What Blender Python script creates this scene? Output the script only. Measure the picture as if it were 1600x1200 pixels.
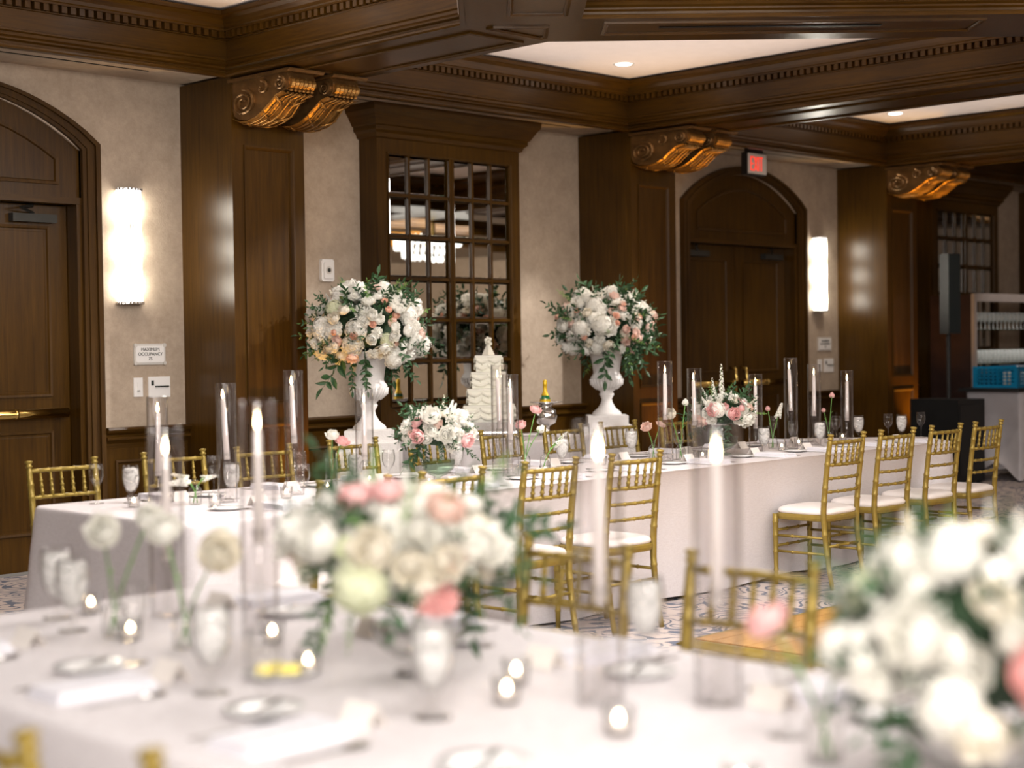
import bpy, bmesh, math, random
from math import pi, sin, cos, radians, sqrt, atan2, hypot
from mathutils import Vector, Matrix, noise
from mathutils.geometry import tessellate_polygon
random.seed(7)
S = bpy.context.scene
COL = S.collection
for o in list(bpy.data.objects): bpy.data.objects.remove(o)

# ------------------------------------------------------------------ camera
cam = bpy.data.cameras.new('camera'); camo = bpy.data.objects.new('camera', cam); COL.objects.link(camo)
r_ = (0.69766314, -0.71629245, -0.01383005); dn = (-0.02642933, -0.00644128, -0.99962993); fw = (0.71593829, 0.69777047, -0.02342497)
m = Matrix(((r_[0], -dn[0], -fw[0]), (r_[1], -dn[1], -fw[1]), (r_[2], -dn[2], -fw[2]))).to_4x4()
m.translation = Vector((0, 0, 1.46)); camo.matrix_world = m
cam.sensor_width = 36; cam.lens = 55.926; cam.clip_start = .05; cam.clip_end = 100
cam.dof.use_dof = True; cam.dof.focus_distance = 9.6; cam.dof.aperture_fstop = 1.65
S.camera = camo

# ------------------------------------------------------------------ world, lights, exposure
W = bpy.data.worlds.new('world'); S.world = W; W.use_nodes = True
W.node_tree.nodes['Background'].inputs[0].default_value = (1.0, .86, .74, 1); W.node_tree.nodes['Background'].inputs[1].default_value = .15
S.view_settings.view_transform = 'Standard'; S.view_settings.look = 'None'
S.view_settings.gamma = 1; S.view_settings.use_curve_mapping = False
S.view_settings.exposure = 0.40
S.cycles.sample_clamp_indirect = 3.0; S.cycles.sample_clamp_direct = 0
S.cycles.max_bounces = 9; S.cycles.transparent_max_bounces = 40; S.cycles.glossy_bounces = 4; S.cycles.diffuse_bounces = 4
S.cycles.caustics_reflective = False; S.cycles.caustics_refractive = False
def light(kind, name, loc, energy, color, target=None, **k):
    l = bpy.data.lights.new(name, kind); l.energy = energy; l.color = color
    for a, b in k.items(): setattr(l, a, b)
    o = bpy.data.objects.new(name, l); COL.objects.link(o); o.location = loc
    if target is not None: o.rotation_euler = (Vector(target)-Vector(loc)).to_track_quat('-Z', 'Y').to_euler()
    return o
WARM = (1, .86, .72); NEUT = (1, .93, .88)
light('AREA', 'overhead_fill', (5.2, 4.4, 3.27), 185, NEUT, (5.6, 4.9, 0), shape='RECTANGLE', size=3.2, size_y=2.2)  # overhead area lights here are added soft fills, not ceiling fixtures
light('AREA', 'overhead_fill', (1.8, 1.0, 3.27), 95, NEUT, (2.0, 1.6, 0), shape='RECTANGLE', size=2.6, size_y=2.2)
light('AREA', 'overhead_fill', (8.9, 1.5, 3.27), 120, NEUT, (8.9, 2.4, 0), shape='RECTANGLE', size=3.0, size_y=2.2)
light('AREA', 'wall_fill', (5.0, -1.0, 2.7), 32, NEUT, (8.5, 9, 1.3), shape='RECTANGLE', size=3.0, size_y=1.0)  # added area fill aimed at the back wall
light('AREA', 'overhead_fill', (16.5, .5, 3.27), 260, NEUT, (16.5, -1.5, 0), shape='RECTANGLE', size=3.0, size_y=3)  # added fill for the far part of the room in the mirrors
light('AREA', 'overhead_fill', (8.9, -2.0, 3.27), 130, NEUT, (8.9, -3.5, 0), shape='RECTANGLE', size=3.0, size_y=2)
light('AREA', 'far_wall_fill', (18.5, -2.5, 3.2), 330, WARM, (22, -7, 1.4), shape='RECTANGLE', size=3.0, size_y=1.5)  # added to brighten the far wall that the mirrors reflect
for sx_, tx_, e in ((9.2, 7.36, 430), (11.8, 9.93, 560)): light('SPOT', 'accent_light', (sx_, 6.2, 3.70), e, NEUT, (tx_, 8.75, 1.55), spot_size=radians(30), spot_blend=.6, shadow_soft_size=.06)
light('SPOT', 'bar_fill', (17.0, 7.4, 3.70), 150, NEUT, (16.9, 8.4, 1.2), spot_size=radians(60), spot_blend=.6, shadow_soft_size=.06)  # added spot so the glasses on the bar show up
for cx in (4.9, 9.95, 14.1):                                     # recessed cans
    light('SPOT', 'can_light', (cx, 8.4, 3.70), 60, WARM, (cx, 8.4, 0), spot_size=radians(95), spot_blend=.7, shadow_soft_size=.05)
for cx, e in ((8.9, 20), (13.1, 13), (4.7, 26)): light('AREA', 'ceiling_fill', (cx, 7.2, 3.36), e, (1, .84, .74), (cx, 7.2, 4), shape='RECTANGLE', size=3.3, size_y=3.2 if cx > 8 else 2.6)  # added upward fills brightening the coffer ceilings, no lamps there
light('AREA', 'front_fill', (-.9, -1.2, 2.7), 245, NEUT, (2.6, 2.4, .8), shape='RECTANGLE', size=2.4, size_y=1.0)  # added frontal fill from behind the camera for the foreground table
for cx, e in ((6.95, 60), (11.1, 75), (15.38, 110)):              # amber uplights on the floor
    light('SPOT', 'amber_uplight', (cx, 8.66, .12), e*1.25, (1, .50, .06), (cx-.02, 8.90, 2.6), spot_size=radians(62), spot_blend=.8, shadow_soft_size=.04)

# ------------------------------------------------------------------ materials
def nt(name):
    mt = bpy.data.materials.new(name); mt.use_nodes = True
    t = mt.node_tree; t.nodes.clear(); out = t.nodes.new('ShaderNodeOutputMaterial')
    return mt, t, out
def N(t, typ, **k):
    n = t.nodes.new(typ)
    for a, b in k.items():
        if a in n.inputs.keys(): n.inputs[a].default_value = b
        else: setattr(n, a, b)
    return n
def ramp(t, stops):
    n = t.nodes.new('ShaderNodeValToRGB'); e = n.color_ramp.elements
    while len(e) < len(stops): e.new(.5)
    for i, (p, c) in enumerate(stops): e[i].position = p; e[i].color = (*c, 1)
    return n
def pm(name, base, rough=.5, metal=0., bump=0., bscale=50., var=0., vscale=8., coat=0., sss=0., trans=0., stretch=None, spec=.5, ior=1.45):
    """procedural principled material: base colour with noise variation, and noise bump"""
    mt, t, out = nt(name)
    b = t.nodes.new('ShaderNodeBsdfPrincipled'); t.links.new(b.outputs[0], out.inputs[0])
    b.inputs['Base Color'].default_value = (*base, 1); b.inputs['Roughness'].default_value = rough; b.inputs['Metallic'].default_value = metal
    b.inputs['Coat Weight'].default_value = coat; b.inputs['Coat Roughness'].default_value = .12
    b.inputs['Specular IOR Level'].default_value = spec; b.inputs['IOR'].default_value = ior
    b.inputs['Transmission Weight'].default_value = trans
    tc = t.nodes.new('ShaderNodeTexCoord'); mp = t.nodes.new('ShaderNodeMapping'); t.links.new(tc.outputs['Object'], mp.inputs[0])
    if stretch: mp.inputs['Scale'].default_value = stretch
    n = N(t, 'ShaderNodeTexNoise', Scale=vscale, Detail=3.0); t.links.new(mp.outputs[0], n.inputs['Vector'])
    lo = tuple(c*(1-var) for c in base); hi = tuple(min(1, c*(1+var)) for c in base)
    r = ramp(t, [(.3, lo), (.7, hi)]); t.links.new(n.outputs['Fac'], r.inputs[0]); t.links.new(r.outputs[0], b.inputs['Base Color'])
    if bump:
        n2 = N(t, 'ShaderNodeTexNoise', Scale=bscale, Detail=2.0); t.links.new(mp.outputs[0], n2.inputs['Vector'])
        bp = N(t, 'ShaderNodeBump', Strength=bump, Distance=.01); t.links.new(n2.outputs['Fac'], bp.inputs['Height']); t.links.new(bp.outputs[0], b.inputs['Normal'])
    return mt
def wood(name, a, b_, rough=.30, vertical=True, coat=.05):
    mt, t, out = nt(name)
    b = t.nodes.new('ShaderNodeBsdfPrincipled'); t.links.new(b.outputs[0], out.inputs[0])
    tc = t.nodes.new('ShaderNodeTexCoord'); mp = t.nodes.new('ShaderNodeMapping'); t.links.new(tc.outputs['Object'], mp.inputs[0])
    mp.inputs['Scale'].default_value = (14, 14, .7) if vertical else (1.2, 1.2, 22)
    n = N(t, 'ShaderNodeTexNoise', Scale=3.0, Detail=6.0, Roughness=.65, Distortion=.6); t.links.new(mp.outputs[0], n.inputs['Vector'])
    n2 = N(t, 'ShaderNodeTexNoise', Scale=.9, Detail=2.0); t.links.new(tc.outputs['Object'], n2.inputs['Vector'])
    mx = N(t, 'ShaderNodeMath', operation='ADD'); t.links.new(n.outputs['Fac'], mx.inputs[0]); t.links.new(n2.outputs['Fac'], mx.inputs[1])
    mh = N(t, 'ShaderNodeMath', operation='MULTIPLY'); mh.inputs[1].default_value = .5; t.links.new(mx.outputs[0], mh.inputs[0])
    r = ramp(t, [(.36, a), (.64, b_)]); t.links.new(mh.outputs[0], r.inputs[0]); t.links.new(r.outputs[0], b.inputs['Base Color'])
    b.inputs['Roughness'].default_value = rough; b.inputs['Coat Weight'].default_value = coat; b.inputs['Coat Roughness'].default_value = .18; b.inputs['Specular IOR Level'].default_value = .24
    bp = N(t, 'ShaderNodeBump', Strength=.12, Distance=.004); t.links.new(n.outputs['Fac'], bp.inputs['Height']); t.links.new(bp.outputs[0], b.inputs['Normal'])
    return mt
def emit(name, col, st):
    mt, t, out = nt(name); e = N(t, 'ShaderNodeEmission', Strength=st); e.inputs[0].default_value = (*col, 1); t.links.new(e.outputs[0], out.inputs[0]); return mt
def glass(name, tint=(.97, .97, .97), ior=1.5, mirror=1.0, rough=0.0):
    """thin wall glass: fresnel mix of see-through and mirror"""
    mt, t, out = nt(name)
    tr = t.nodes.new('ShaderNodeBsdfTransparent'); tr.inputs[0].default_value = (*tint, 1)
    gl = t.nodes.new('ShaderNodeBsdfGlossy'); gl.inputs['Roughness'].default_value = rough; gl.inputs[0].default_value = (mirror, mirror, mirror, 1)
    lw = N(t, 'ShaderNodeLayerWeight', Blend=.5); pw = N(t, 'ShaderNodeMath', operation='POWER'); pw.inputs[1].default_value = 4.0; t.links.new(lw.outputs['Facing'], pw.inputs[0])
    f = N(t, 'ShaderNodeMath', operation='MULTIPLY_ADD'); f0 = ((ior-1)/(ior+1))**2; f.inputs[1].default_value = .85; f.inputs[2].default_value = f0*.5; t.links.new(pw.outputs[0], f.inputs[0])
    mx = t.nodes.new('ShaderNodeMixShader')
    p2 = N(t, 'ShaderNodeMath', operation='POWER'); p2.inputs[1].default_value = 3.0; t.links.new(lw.outputs['Facing'], p2.inputs[0])   # longer path through the wall at grazing angles
    rc = ramp(t, [(.05, tint), (.95, tuple(c*.42 for c in tint))]); t.links.new(p2.outputs[0], rc.inputs[0]); t.links.new(rc.outputs[0], tr.inputs[0])
    t.links.new(f.outputs[0], mx.inputs[0]); t.links.new(tr.outputs[0], mx.inputs[1]); t.links.new(gl.outputs[0], mx.inputs[2]); t.links.new(mx.outputs[0], out.inputs[0])
    return mt
def petal(name, col, center=None, tr=.3):
    mt, t, out = nt(name)
    d = N(t, 'ShaderNodeBsdfDiffuse'); tl = N(t, 'ShaderNodeBsdfTranslucent'); mx = N(t, 'ShaderNodeMixShader'); mx.inputs[0].default_value = tr
    n = N(t, 'ShaderNodeTexNoise', Scale=12.0, Detail=2.0); tc = t.nodes.new('ShaderNodeTexCoord'); t.links.new(tc.outputs['Object'], n.inputs['Vector'])
    c2 = center or tuple(c*.93 for c in col)
    r = ramp(t, [(.3, c2), (.6, col)]); t.links.new(n.outputs['Fac'], r.inputs[0])
    for s in (d, tl): t.links.new(r.outputs[0], s.inputs[0])
    t.links.new(d.outputs[0], mx.inputs[1]); t.links.new(tl.outputs[0], mx.inputs[2]); t.links.new(mx.outputs[0], out.inputs[0])
    return mt
WD = ((.029, .0123, .0016), (.080, .0370, .0040))
M = dict(
    wood=wood('dark_wood', *WD), woodh=wood('dark_wood_horizontal', *WD, vertical=False), wood_dk=wood('shadow_wood', (.028, .012, .005), (.05, .02, .008)),
    gold=pm('gold_paint', (.30, .215, .045), .36, .35, bump=.15, bscale=120, var=.12, vscale=20),
    bronze=pm('uplit_gilding', (.42, .22, .06), .3, .75, bump=.3, bscale=60, var=.3, vscale=14),  # brighter gold paints in the amber uplight on leaf and roll
    bronze_dk=pm('shaded_gilding', (.20, .105, .035), .34, .6, bump=.2, bscale=40, var=.3, vscale=10),  # darker copy of the gilding, for corbel sides the uplight misses
    brass=pm('brass', (.75, .55, .18), .18, 1, var=.08), steel=pm('silver', (.78, .77, .76), .16, 1, var=.05), dsteel=pm('dark_metal', (.05, .05, .045), .45, .6, var=.1),
    plate=pm('white_china', (.86, .86, .86), .12, var=.02), napkin=pm('white_napkin', (.88, .87, .92), .85, bump=.4, bscale=300, var=.04, vscale=30),
    cushion=pm('ivory_cushion', (.82, .77, .74), .7, bump=.25, bscale=160, var=.04, vscale=6),
    stone=pm('white_plaster', (.78, .76, .74), .6, bump=.4, bscale=60, var=.06, vscale=8),
    white=pm('white_plastic', (.82, .81, .79), .4, var=.02), grey=pm('sign_plate', (.66, .64, .60), .35, .2, var=.03), ink=pm('dark_ink', (.03, .035, .03), .5, var=.1),
    black=pm('black_paint', (.006, .007, .008), .5, var=.2), speaker=pm('speaker_grille', (.006, .012, .013), .8, bump=.6, bscale=400, var=.2, vscale=90),
    ceil=pm('ceiling_plaster', (.86, .80, .76), .9, bump=.2, bscale=90, var=.02), cake=pm('butter_cream', (.88, .87, .76), .5, bump=.2, bscale=40, var=.03),
    wax=None, water=None, moss=pm('dark_moss', (.012, .035, .012), .8, bump=.5, bscale=60, var=.4, vscale=20), green=pm('leaf_green', (.030, .085, .030), .45, bump=.3, bscale=30, var=.35, vscale=12),
    green2=pm('fresh_green', (.20, .38, .08), .5, var=.25, vscale=14), stem=pm('stem_green', (.13, .30, .07), .5, var=.15), bottle=pm('bottle_green', (.01, .16, .05), .08, coat=1, var=.1),
    foil=pm('yellow_foil', (.85, .55, .03), .3, .3, var=.05), butter=pm('butter', (.95, .83, .25), .45, var=.06), blue=pm('blue_crate', (.0, .16, .32), .4, var=.1),
    card=pm('paper_card', (.84, .79, .74), .7, var=.03), spandex=pm('stretch_cloth', (.50, .48, .50), .6, bump=.1, bscale=200, var=.05), red=None,
    flame=emit('candle_flame', (1, .72, .38), 26), tea=emit('tea_flame', (1, .75, .45), 30), lens=emit('downlight_lens', (1, .93, .85), 9), exitred=emit('exit_letters', (1, .03, .008), 1.0),
    crystal=emit('chandelier_glow', (1, .95, .86), 3), glass=glass('clear_glass', (.97, .97, .965)), cyl=glass('cylinder_glass', (.955, .95, .95), 1.5), shelfglass=glass('shelf_glass', (.75, .9, .86), 1.5),
    w=petal('white_petal', (.93, .92, .86)), c=petal('cream_petal', (.95, .92, .84), (.94, .88, .73)), b=petal('blush_petal', (.93, .76, .68), (.88, .62, .52)),
    p=petal('pink_petal', (.93, .56, .55), (.94, .72, .70)), k=petal('coral_petal', (.92, .50, .48), (.94, .66, .62)), h=petal('peach_petal', (.90, .56, .42), (.90, .66, .54)), g=petal('pale_green_petal', (.80, .84, .60), (.88, .89, .74)),
    bgreen=glass('pale_bowl_glass', (.80, .88, .80), 1.45), uplit=emit('uplight_lens', (1, .5, .08), 6), alu=pm('bar_frame', (.42, .36, .33), .35, .5, var=.05),
    pole=pm('flat_black', (.012, .012, .012), .6, var=.1), plum=pm('dark_bar_panel', (.022, .010, .008), .45, var=.2),
)
def mk_mirror():
    mt, t, out = nt('mirror'); g = N(t, 'ShaderNodeBsdfGlossy'); g.inputs['Roughness'].default_value = .01; g.inputs[0].default_value = (.82, .82, .80, 1)
    t.links.new(g.outputs[0], out.inputs[0]); return mt
M['mirror'] = mk_mirror(); M['wax'] = petal('ivory_wax', (.97, .91, .87), (.95, .88, .84), tr=.15)
def mk_water():
    """iced water: cloudy crushed ice seen through glass"""
    mt, t, out = nt('iced_water'); tc = t.nodes.new('ShaderNodeTexCoord')
    n = N(t, 'ShaderNodeTexNoise', Scale=24.0, Detail=3.0, Distortion=1.0); t.links.new(tc.outputs['Object'], n.inputs['Vector'])
    d = N(t, 'ShaderNodeBsdfPrincipled', Roughness=.1); d.inputs['Base Color'].default_value = (.85, .84, .83, 1)
    tr = N(t, 'ShaderNodeBsdfTransparent'); tr.inputs[0].default_value = (.93, .92, .92, 1)
    mx = N(t, 'ShaderNodeMixShader'); r = ramp(t, [(.45, (.85,)*3), (.66, (.30,)*3)]); t.links.new(n.outputs['Fac'], r.inputs[0]); t.links.new(r.outputs[0], mx.inputs[0])
    t.links.new(tr.outputs[0], mx.inputs[1]); t.links.new(d.outputs[0], mx.inputs[2])
    bp = N(t, 'ShaderNodeBump', Strength=.4, Distance=.008); t.links.new(n.outputs['Fac'], bp.inputs['Height']); t.links.new(bp.outputs[0], d.inputs['Normal'])
    t.links.new(mx.outputs[0], out.inputs[0]); return mt
M['water'] = mk_water()
def mk_sconce():
    """ribbed diffuser lit by three lamps one above the other"""
    mt, t, out = nt('sconce_diffuser'); tc = t.nodes.new('ShaderNodeTexCoord'); sp = N(t, 'ShaderNodeSeparateXYZ'); t.links.new(tc.outputs['Object'], sp.inputs[0])
    m1 = N(t, 'ShaderNodeMath', operation='MULTIPLY'); m1.inputs[1].default_value = 2*pi/.27; t.links.new(sp.outputs['Z'], m1.inputs[0])
    c = N(t, 'ShaderNodeMath', operation='COSINE'); t.links.new(m1.outputs[0], c.inputs[0])
    mm = N(t, 'ShaderNodeMapRange'); mm.inputs[1].default_value = -1; mm.inputs[2].default_value = 1; mm.inputs[3].default_value = 8; mm.inputs[4].default_value = 46.0; t.links.new(c.outputs[0], mm.inputs[0])
    e = N(t, 'ShaderNodeEmission'); e.inputs[0].default_value = (1, .93, .80, 1); 
    at = N(t, 'ShaderNodeMath', operation='ARCTAN2'); t.links.new(sp.outputs['X'], at.inputs[0]); t.links.new(sp.outputs['Y'], at.inputs[1])
    fr = N(t, 'ShaderNodeMath', operation='MULTIPLY'); fr.inputs[1].default_value = 28; t.links.new(at.outputs[0], fr.inputs[0]); cs = N(t, 'ShaderNodeMath', operation='COSINE'); t.links.new(fr.outputs[0], cs.inputs[0])
    rb = N(t, 'ShaderNodeMapRange'); rb.inputs[1].default_value = -1; rb.inputs[2].default_value = 1; rb.inputs[3].default_value = .03; rb.inputs[4].default_value = 1; t.links.new(cs.outputs[0], rb.inputs[0])
    ml = N(t, 'ShaderNodeMath', operation='MULTIPLY'); t.links.new(mm.outputs[0], ml.inputs[0]); t.links.new(rb.outputs[0], ml.inputs[1])
    t.links.new(ml.outputs[0], e.inputs[1]); t.links.new(e.outputs[0], out.inputs[0]); return mt
M['sconce'] = mk_sconce()
def mk_wall():
    mt, t, out = nt('wall_paper'); b = N(t, 'ShaderNodeBsdfPrincipled', Roughness=.75); t.links.new(b.outputs[0], out.inputs[0])
    tc = t.nodes.new('ShaderNodeTexCoord'); n = N(t, 'ShaderNodeTexNoise', Scale=6.0, Detail=13.0, Roughness=.86); t.links.new(tc.outputs['Object'], n.inputs['Vector'])
    n2 = N(t, 'ShaderNodeTexNoise', Scale=90.0, Detail=3.0); t.links.new(tc.outputs['Object'], n2.inputs['Vector'])
    r = ramp(t, [(.36, (.34, .27, .20)), (.64, (.48, .39, .30))]); t.links.new(n.outputs['Fac'], r.inputs[0]); t.links.new(r.outputs[0], b.inputs['Base Color'])
    bp = N(t, 'ShaderNodeBump', Strength=.3, Distance=.005); t.links.new(n2.outputs['Fac'], bp.inputs['Height']); t.links.new(bp.outputs[0], b.inputs['Normal']); return mt
M['wall'] = mk_wall()
def mk_cloth():
    mt, t, out = nt('linen'); b = N(t, 'ShaderNodeBsdfPrincipled', Roughness=.9); t.links.new(b.outputs[0], out.inputs[0])
    tc = t.nodes.new('ShaderNodeTexCoord'); h = None
    for sc in ((500, 500, 30), (30, 30, 500)):
        mp = N(t, 'ShaderNodeMapping'); mp.inputs['Scale'].default_value = sc; t.links.new(tc.outputs['Object'], mp.inputs[0])
        n = N(t, 'ShaderNodeTexNoise', Scale=1.0, Detail=1.0); t.links.new(mp.outputs[0], n.inputs['Vector'])
        if h is None: h = n
        else:
            a = N(t, 'ShaderNodeMath', operation='ADD'); t.links.new(h.outputs['Fac'], a.inputs[0]); t.links.new(n.outputs['Fac'], a.inputs[1]); h = a
    r = ramp(t, [(.35, (.68, .64, .65)), (.65, (.78, .75, .76))])
    m2 = N(t, 'ShaderNodeMath', operation='MULTIPLY'); m2.inputs[1].default_value = .5; t.links.new(h.outputs[0], m2.inputs[0]); t.links.new(m2.outputs[0], r.inputs[0]); t.links.new(r.outputs[0], b.inputs['Base Color'])
    bp = N(t, 'ShaderNodeBump', Strength=.2, Distance=.003); t.links.new(h.outputs[0], bp.inputs['Height']); t.links.new(bp.outputs[0], b.inputs['Normal']); return mt
M['cloth'] = mk_cloth()
def mk_carpet():
    """pale ground with slate-blue scrolling lines"""
    mt, t, out = nt('carpet'); b = N(t, 'ShaderNodeBsdfPrincipled', Roughness=.95); t.links.new(b.outputs[0], out.inputs[0])
    tc = t.nodes.new('ShaderNodeTexCoord')
    n = N(t, 'ShaderNodeTexNoise', Scale=2.6, Detail=1.5, Distortion=1.2); t.links.new(tc.outputs['Object'], n.inputs['Vector'])
    a = N(t, 'ShaderNodeMath', operation='MULTIPLY'); a.inputs[1].default_value = 70; t.links.new(n.outputs['Fac'], a.inputs[0])
    s = N(t, 'ShaderNodeMath', operation='SINE'); t.links.new(a.outputs[0], s.inputs[0])
    n2 = N(t, 'ShaderNodeTexNoise', Scale=16.0, Detail=3.0); t.links.new(tc.outputs['Object'], n2.inputs['Vector'])
    m3 = N(t, 'ShaderNodeMath', operation='MULTIPLY_ADD'); m3.inputs[1].default_value = 2.2; m3.inputs[2].default_value = -1.1; t.links.new(n2.outputs['Fac'], m3.inputs[0])
    ad = N(t, 'ShaderNodeMath', operation='ADD'); t.links.new(s.outputs[0], ad.inputs[0]); t.links.new(m3.outputs[0], ad.inputs[1])
    r = ramp(t, [(.35, (.50, .43, .40)), (.55, (.13, .145, .19))]); t.links.new(ad.outputs[0], r.inputs[0]); t.links.new(r.outputs[0], b.inputs['Base Color']); return mt
M['carpet'] = mk_carpet()
M['woodm'] = wood('moulding_wood', *WD, rough=.5, coat=0)
M['plank'] = wood('oak_plank', (.38, .20, .055), (.56, .32, .10), rough=.35, vertical=False)

# ------------------------------------------------------------------ mesh helpers
class MB:
    def __init__(s): s.v = []; s.f = []
    def add(s, vs, fs):
        o = len(s.v); s.v += [tuple(v) for v in vs]; s.f += [tuple(i+o for i in f) for f in fs]; return s
    def box(s, x0, y0, z0, x1, y1, z1):
        return s.add([(x0, y0, z0), (x1, y0, z0), (x1, y1, z0), (x0, y1, z0), (x0, y0, z1), (x1, y0, z1), (x1, y1, z1), (x0, y1, z1)],
                     [(0, 3, 2, 1), (4, 5, 6, 7), (0, 1, 5, 4), (1, 2, 6, 5), (2, 3, 7, 6), (3, 0, 4, 7)])
    def lathe(s, prof, n=20, c=(0, 0, 0)):
        vs = []; k = len(prof)
        for i in range(n):
            a = 2*pi*i/n
            for r, z in prof: vs.append((c[0]+r*cos(a), c[1]+r*sin(a), c[2]+z))
        fs = []
        for i in range(n):
            j = (i+1) % n
            for q in range(k-1): fs.append((i*k+q, j*k+q, j*k+q+1, i*k+q+1))
        return s.add(vs, fs)
    def tube(s, pts, rad, n=8, cap=True):
        pts = [Vector(p) for p in pts]; k = len(pts)
        if not hasattr(rad, '__len__'): rad = [rad]*k
        vs = []; up = None
        for i, p in enumerate(pts):
            d = (pts[min(i+1, k-1)]-pts[max(i-1, 0)]).normalized()
            if up is None: up = Vector((0, 0, 1)) if abs(d.z) < .9 else Vector((0, 1, 0))
            a = d.cross(up).normalized(); b = a.cross(d).normalized(); up = b
            for j in range(n):
                t = 2*pi*j/n; vs.append(p+(a*cos(t)+b*sin(t))*rad[i])
        fs = [(i*n+j, i*n+(j+1) % n, (i+1)*n+(j+1) % n, (i+1)*n+j) for i in range(k-1) for j in range(n)]
        if cap: fs += [tuple(range(n)), tuple((k-1)*n+j for j in reversed(range(n)))]
        return s.add(vs, fs)
    def prism(s, poly, axis, a, b):
        """poly of 2D points extruded along an axis: 'x' -> (y,z), 'y' -> (x,z), 'z' -> (x,y)"""
        def pt(u, v, w): return {'x': (w, u, v), 'y': (u, w, v), 'z': (u, v, w)}[axis]
        n = len(poly); vs = [pt(u, v, a) for u, v in poly]+[pt(u, v, b) for u, v in poly]
        tris = tessellate_polygon([[Vector((u, v, 0)) for u, v in poly]])
        fs = [(i, (i+1) % n, n+(i+1) % n, n+i) for i in range(n)]+[tuple(t) for t in tris]+[tuple(n+i for i in reversed(t)) for t in tris]
        return s.add(vs, fs)
    def mesh(s, name, mat=None, smooth=False, recalc=True):
        me = bpy.data.meshes.new(name); me.from_pydata(s.v, [], s.f)
        if recalc:
            bm = bmesh.new(); bm.from_mesh(me); bmesh.ops.recalc_face_normals(bm, faces=bm.faces); bm.to_mesh(me); bm.free()
        if smooth: me.shade_smooth()
        if mat: me.materials.append(M[mat] if isinstance(mat, str) else mat)
        return me
    def obj(s, name, mat, parent=None, smooth=False, **k):
        return inst(s.mesh(name, mat, smooth), name, parent, **k)
def inst(me, name, parent=None, loc=(0, 0, 0), rot=(0, 0, 0), scale=None, mat=None, kind=None, label=None, q=None):
    o = bpy.data.objects.new(name, me); COL.objects.link(o); o.location = loc
    if q is not None: o.rotation_mode = 'QUATERNION'; o.rotation_quaternion = q
    else: o.rotation_euler = rot
    if scale is not None: o.scale = scale if hasattr(scale, '__len__') else (scale,)*3
    if parent: o.parent = parent
    if mat: o.material_slots[0].link = 'OBJECT'; o.material_slots[0].material = M[mat]
    if kind: o['kind'] = kind
    if label: o['label'] = label
    return o
def tag(o, label, cat, group=None, kind=None):
    o['label'] = label; o['category'] = cat
    if group: o['group'] = group
    if kind: o['kind'] = kind
    return o
def thing(name, label, cat, loc=(0, 0, 0), rz=0, group=None, kind=None):
    o = bpy.data.objects.new(name, None); COL.objects.link(o); o.location = loc; o.rotation_euler = (0, 0, rz); o.empty_display_size = .05
    return tag(o, label, cat, group, kind)
def struct(name, mb, mat, label=None, parent=None, smooth=False):
    o = mb.obj(name, mat, parent, smooth)
    if not parent: o['kind'] = 'structure'
    if label: o['label'] = label
    if label and not parent: o['category'] = name.split('_')[0]
    return o
def sroot(name, label, cat, loc=(0, 0, 0)):
    o = thing(name, label, cat, loc); o['kind'] = 'structure'; return o
def kids(o): return [c for c in bpy.data.objects if c.parent == o]
def dup(src, loc, rz, label, group=None, table={}):
    """copy a thing with its parts and sub-parts, sharing mesh data"""
    if src.name not in table:
        ch = kids(src); table[src.name] = [(c, kids(c)) for c in ch]
    r = src.copy(); COL.objects.link(r); r.location = loc; r.rotation_euler = (0, 0, rz); r['label'] = label
    if group: r['group'] = group
    for c, gs in table[src.name]:
        d = c.copy(); COL.objects.link(d); d.parent = r
        for g in gs:
            e = g.copy(); COL.objects.link(e); e.parent = d
    return r
def sweep(mb, path, prof):
    """closed polygon path (inside on the left) swept with profile points (inset, z), mitred corners"""
    n = len(path); P = [Vector(p) for p in path]; k = len(prof); offs = []
    for i in range(n):
        d0 = (P[i]-P[i-1]).normalized(); d1 = (P[(i+1) % n]-P[i]).normalized()
        n0 = Vector((-d0.y, d0.x)); n1 = Vector((-d1.y, d1.x)); b = (n0+n1).normalized(); offs.append(b/b.dot(n0))
    vs = [(P[i].x+offs[i].x*d, P[i].y+offs[i].y*d, z) for i in range(n) for d, z in prof]
    fs = [(i*k+j, ((i+1) % n)*k+j, ((i+1) % n)*k+j+1, i*k+j+1) for i in range(n) for j in range(k-1)]
    return mb.add(vs, fs)
def inset(path, d):
    mb = MB(); sweep(mb, path, [(d, 0)]); return [(v[0], v[1]) for v in mb.v]
ORD = ['first', 'second', 'third', 'fourth', 'fifth', 'sixth', 'seventh', 'eighth', 'ninth', 'tenth', 'eleventh', 'twelfth', 'thirteenth', 'fourteenth', 'fifteenth', 'sixteenth']

# ================================================================== ROOM SHELL
WY, CY = 9.55, 8.94           # wall plane, column face plane
BAY = 4.22
struct('floor', MB().box(-5, -7, -.1, 24, 9.6, 0), 'carpet', 'pale patterned carpet with slate blue scrolls under the tables')
wb = MB().box(-5, WY, .0, 24, WY+.2, 3.8)
bpy.data.objects
def wall_back():
    mb = MB()
    doors = [(3.82, 5.67), (12.27, 14.12), (20.7, 22.5)]; xs = -5
    for a, b in doors:
        mb.box(xs, WY, 0, a, WY+.25, 3.8)
        # wall above the arched head
        pts = [(a, 3.8), (a, 2.82)]+[(a+(b-a)*i/16, 2.82+.34*(1-((i/8)-1)**2)) for i in range(1, 16)]+[(b, 2.82), (b, 3.8)]
        mb.prism(pts, 'y', WY, WY+.25); xs = b
    mb.box(xs, WY, 0, 24, WY+.25, 3.8)
    return struct('wall_back', mb, 'wall', 'beige mottled wallpaper wall with doors between wooden columns')
wall_back()
struct('wall_right', MB().box(24, -7, 0, 24.2, 9.8, 3.8), 'wall', 'beige wall closing the far end of the room')
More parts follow.
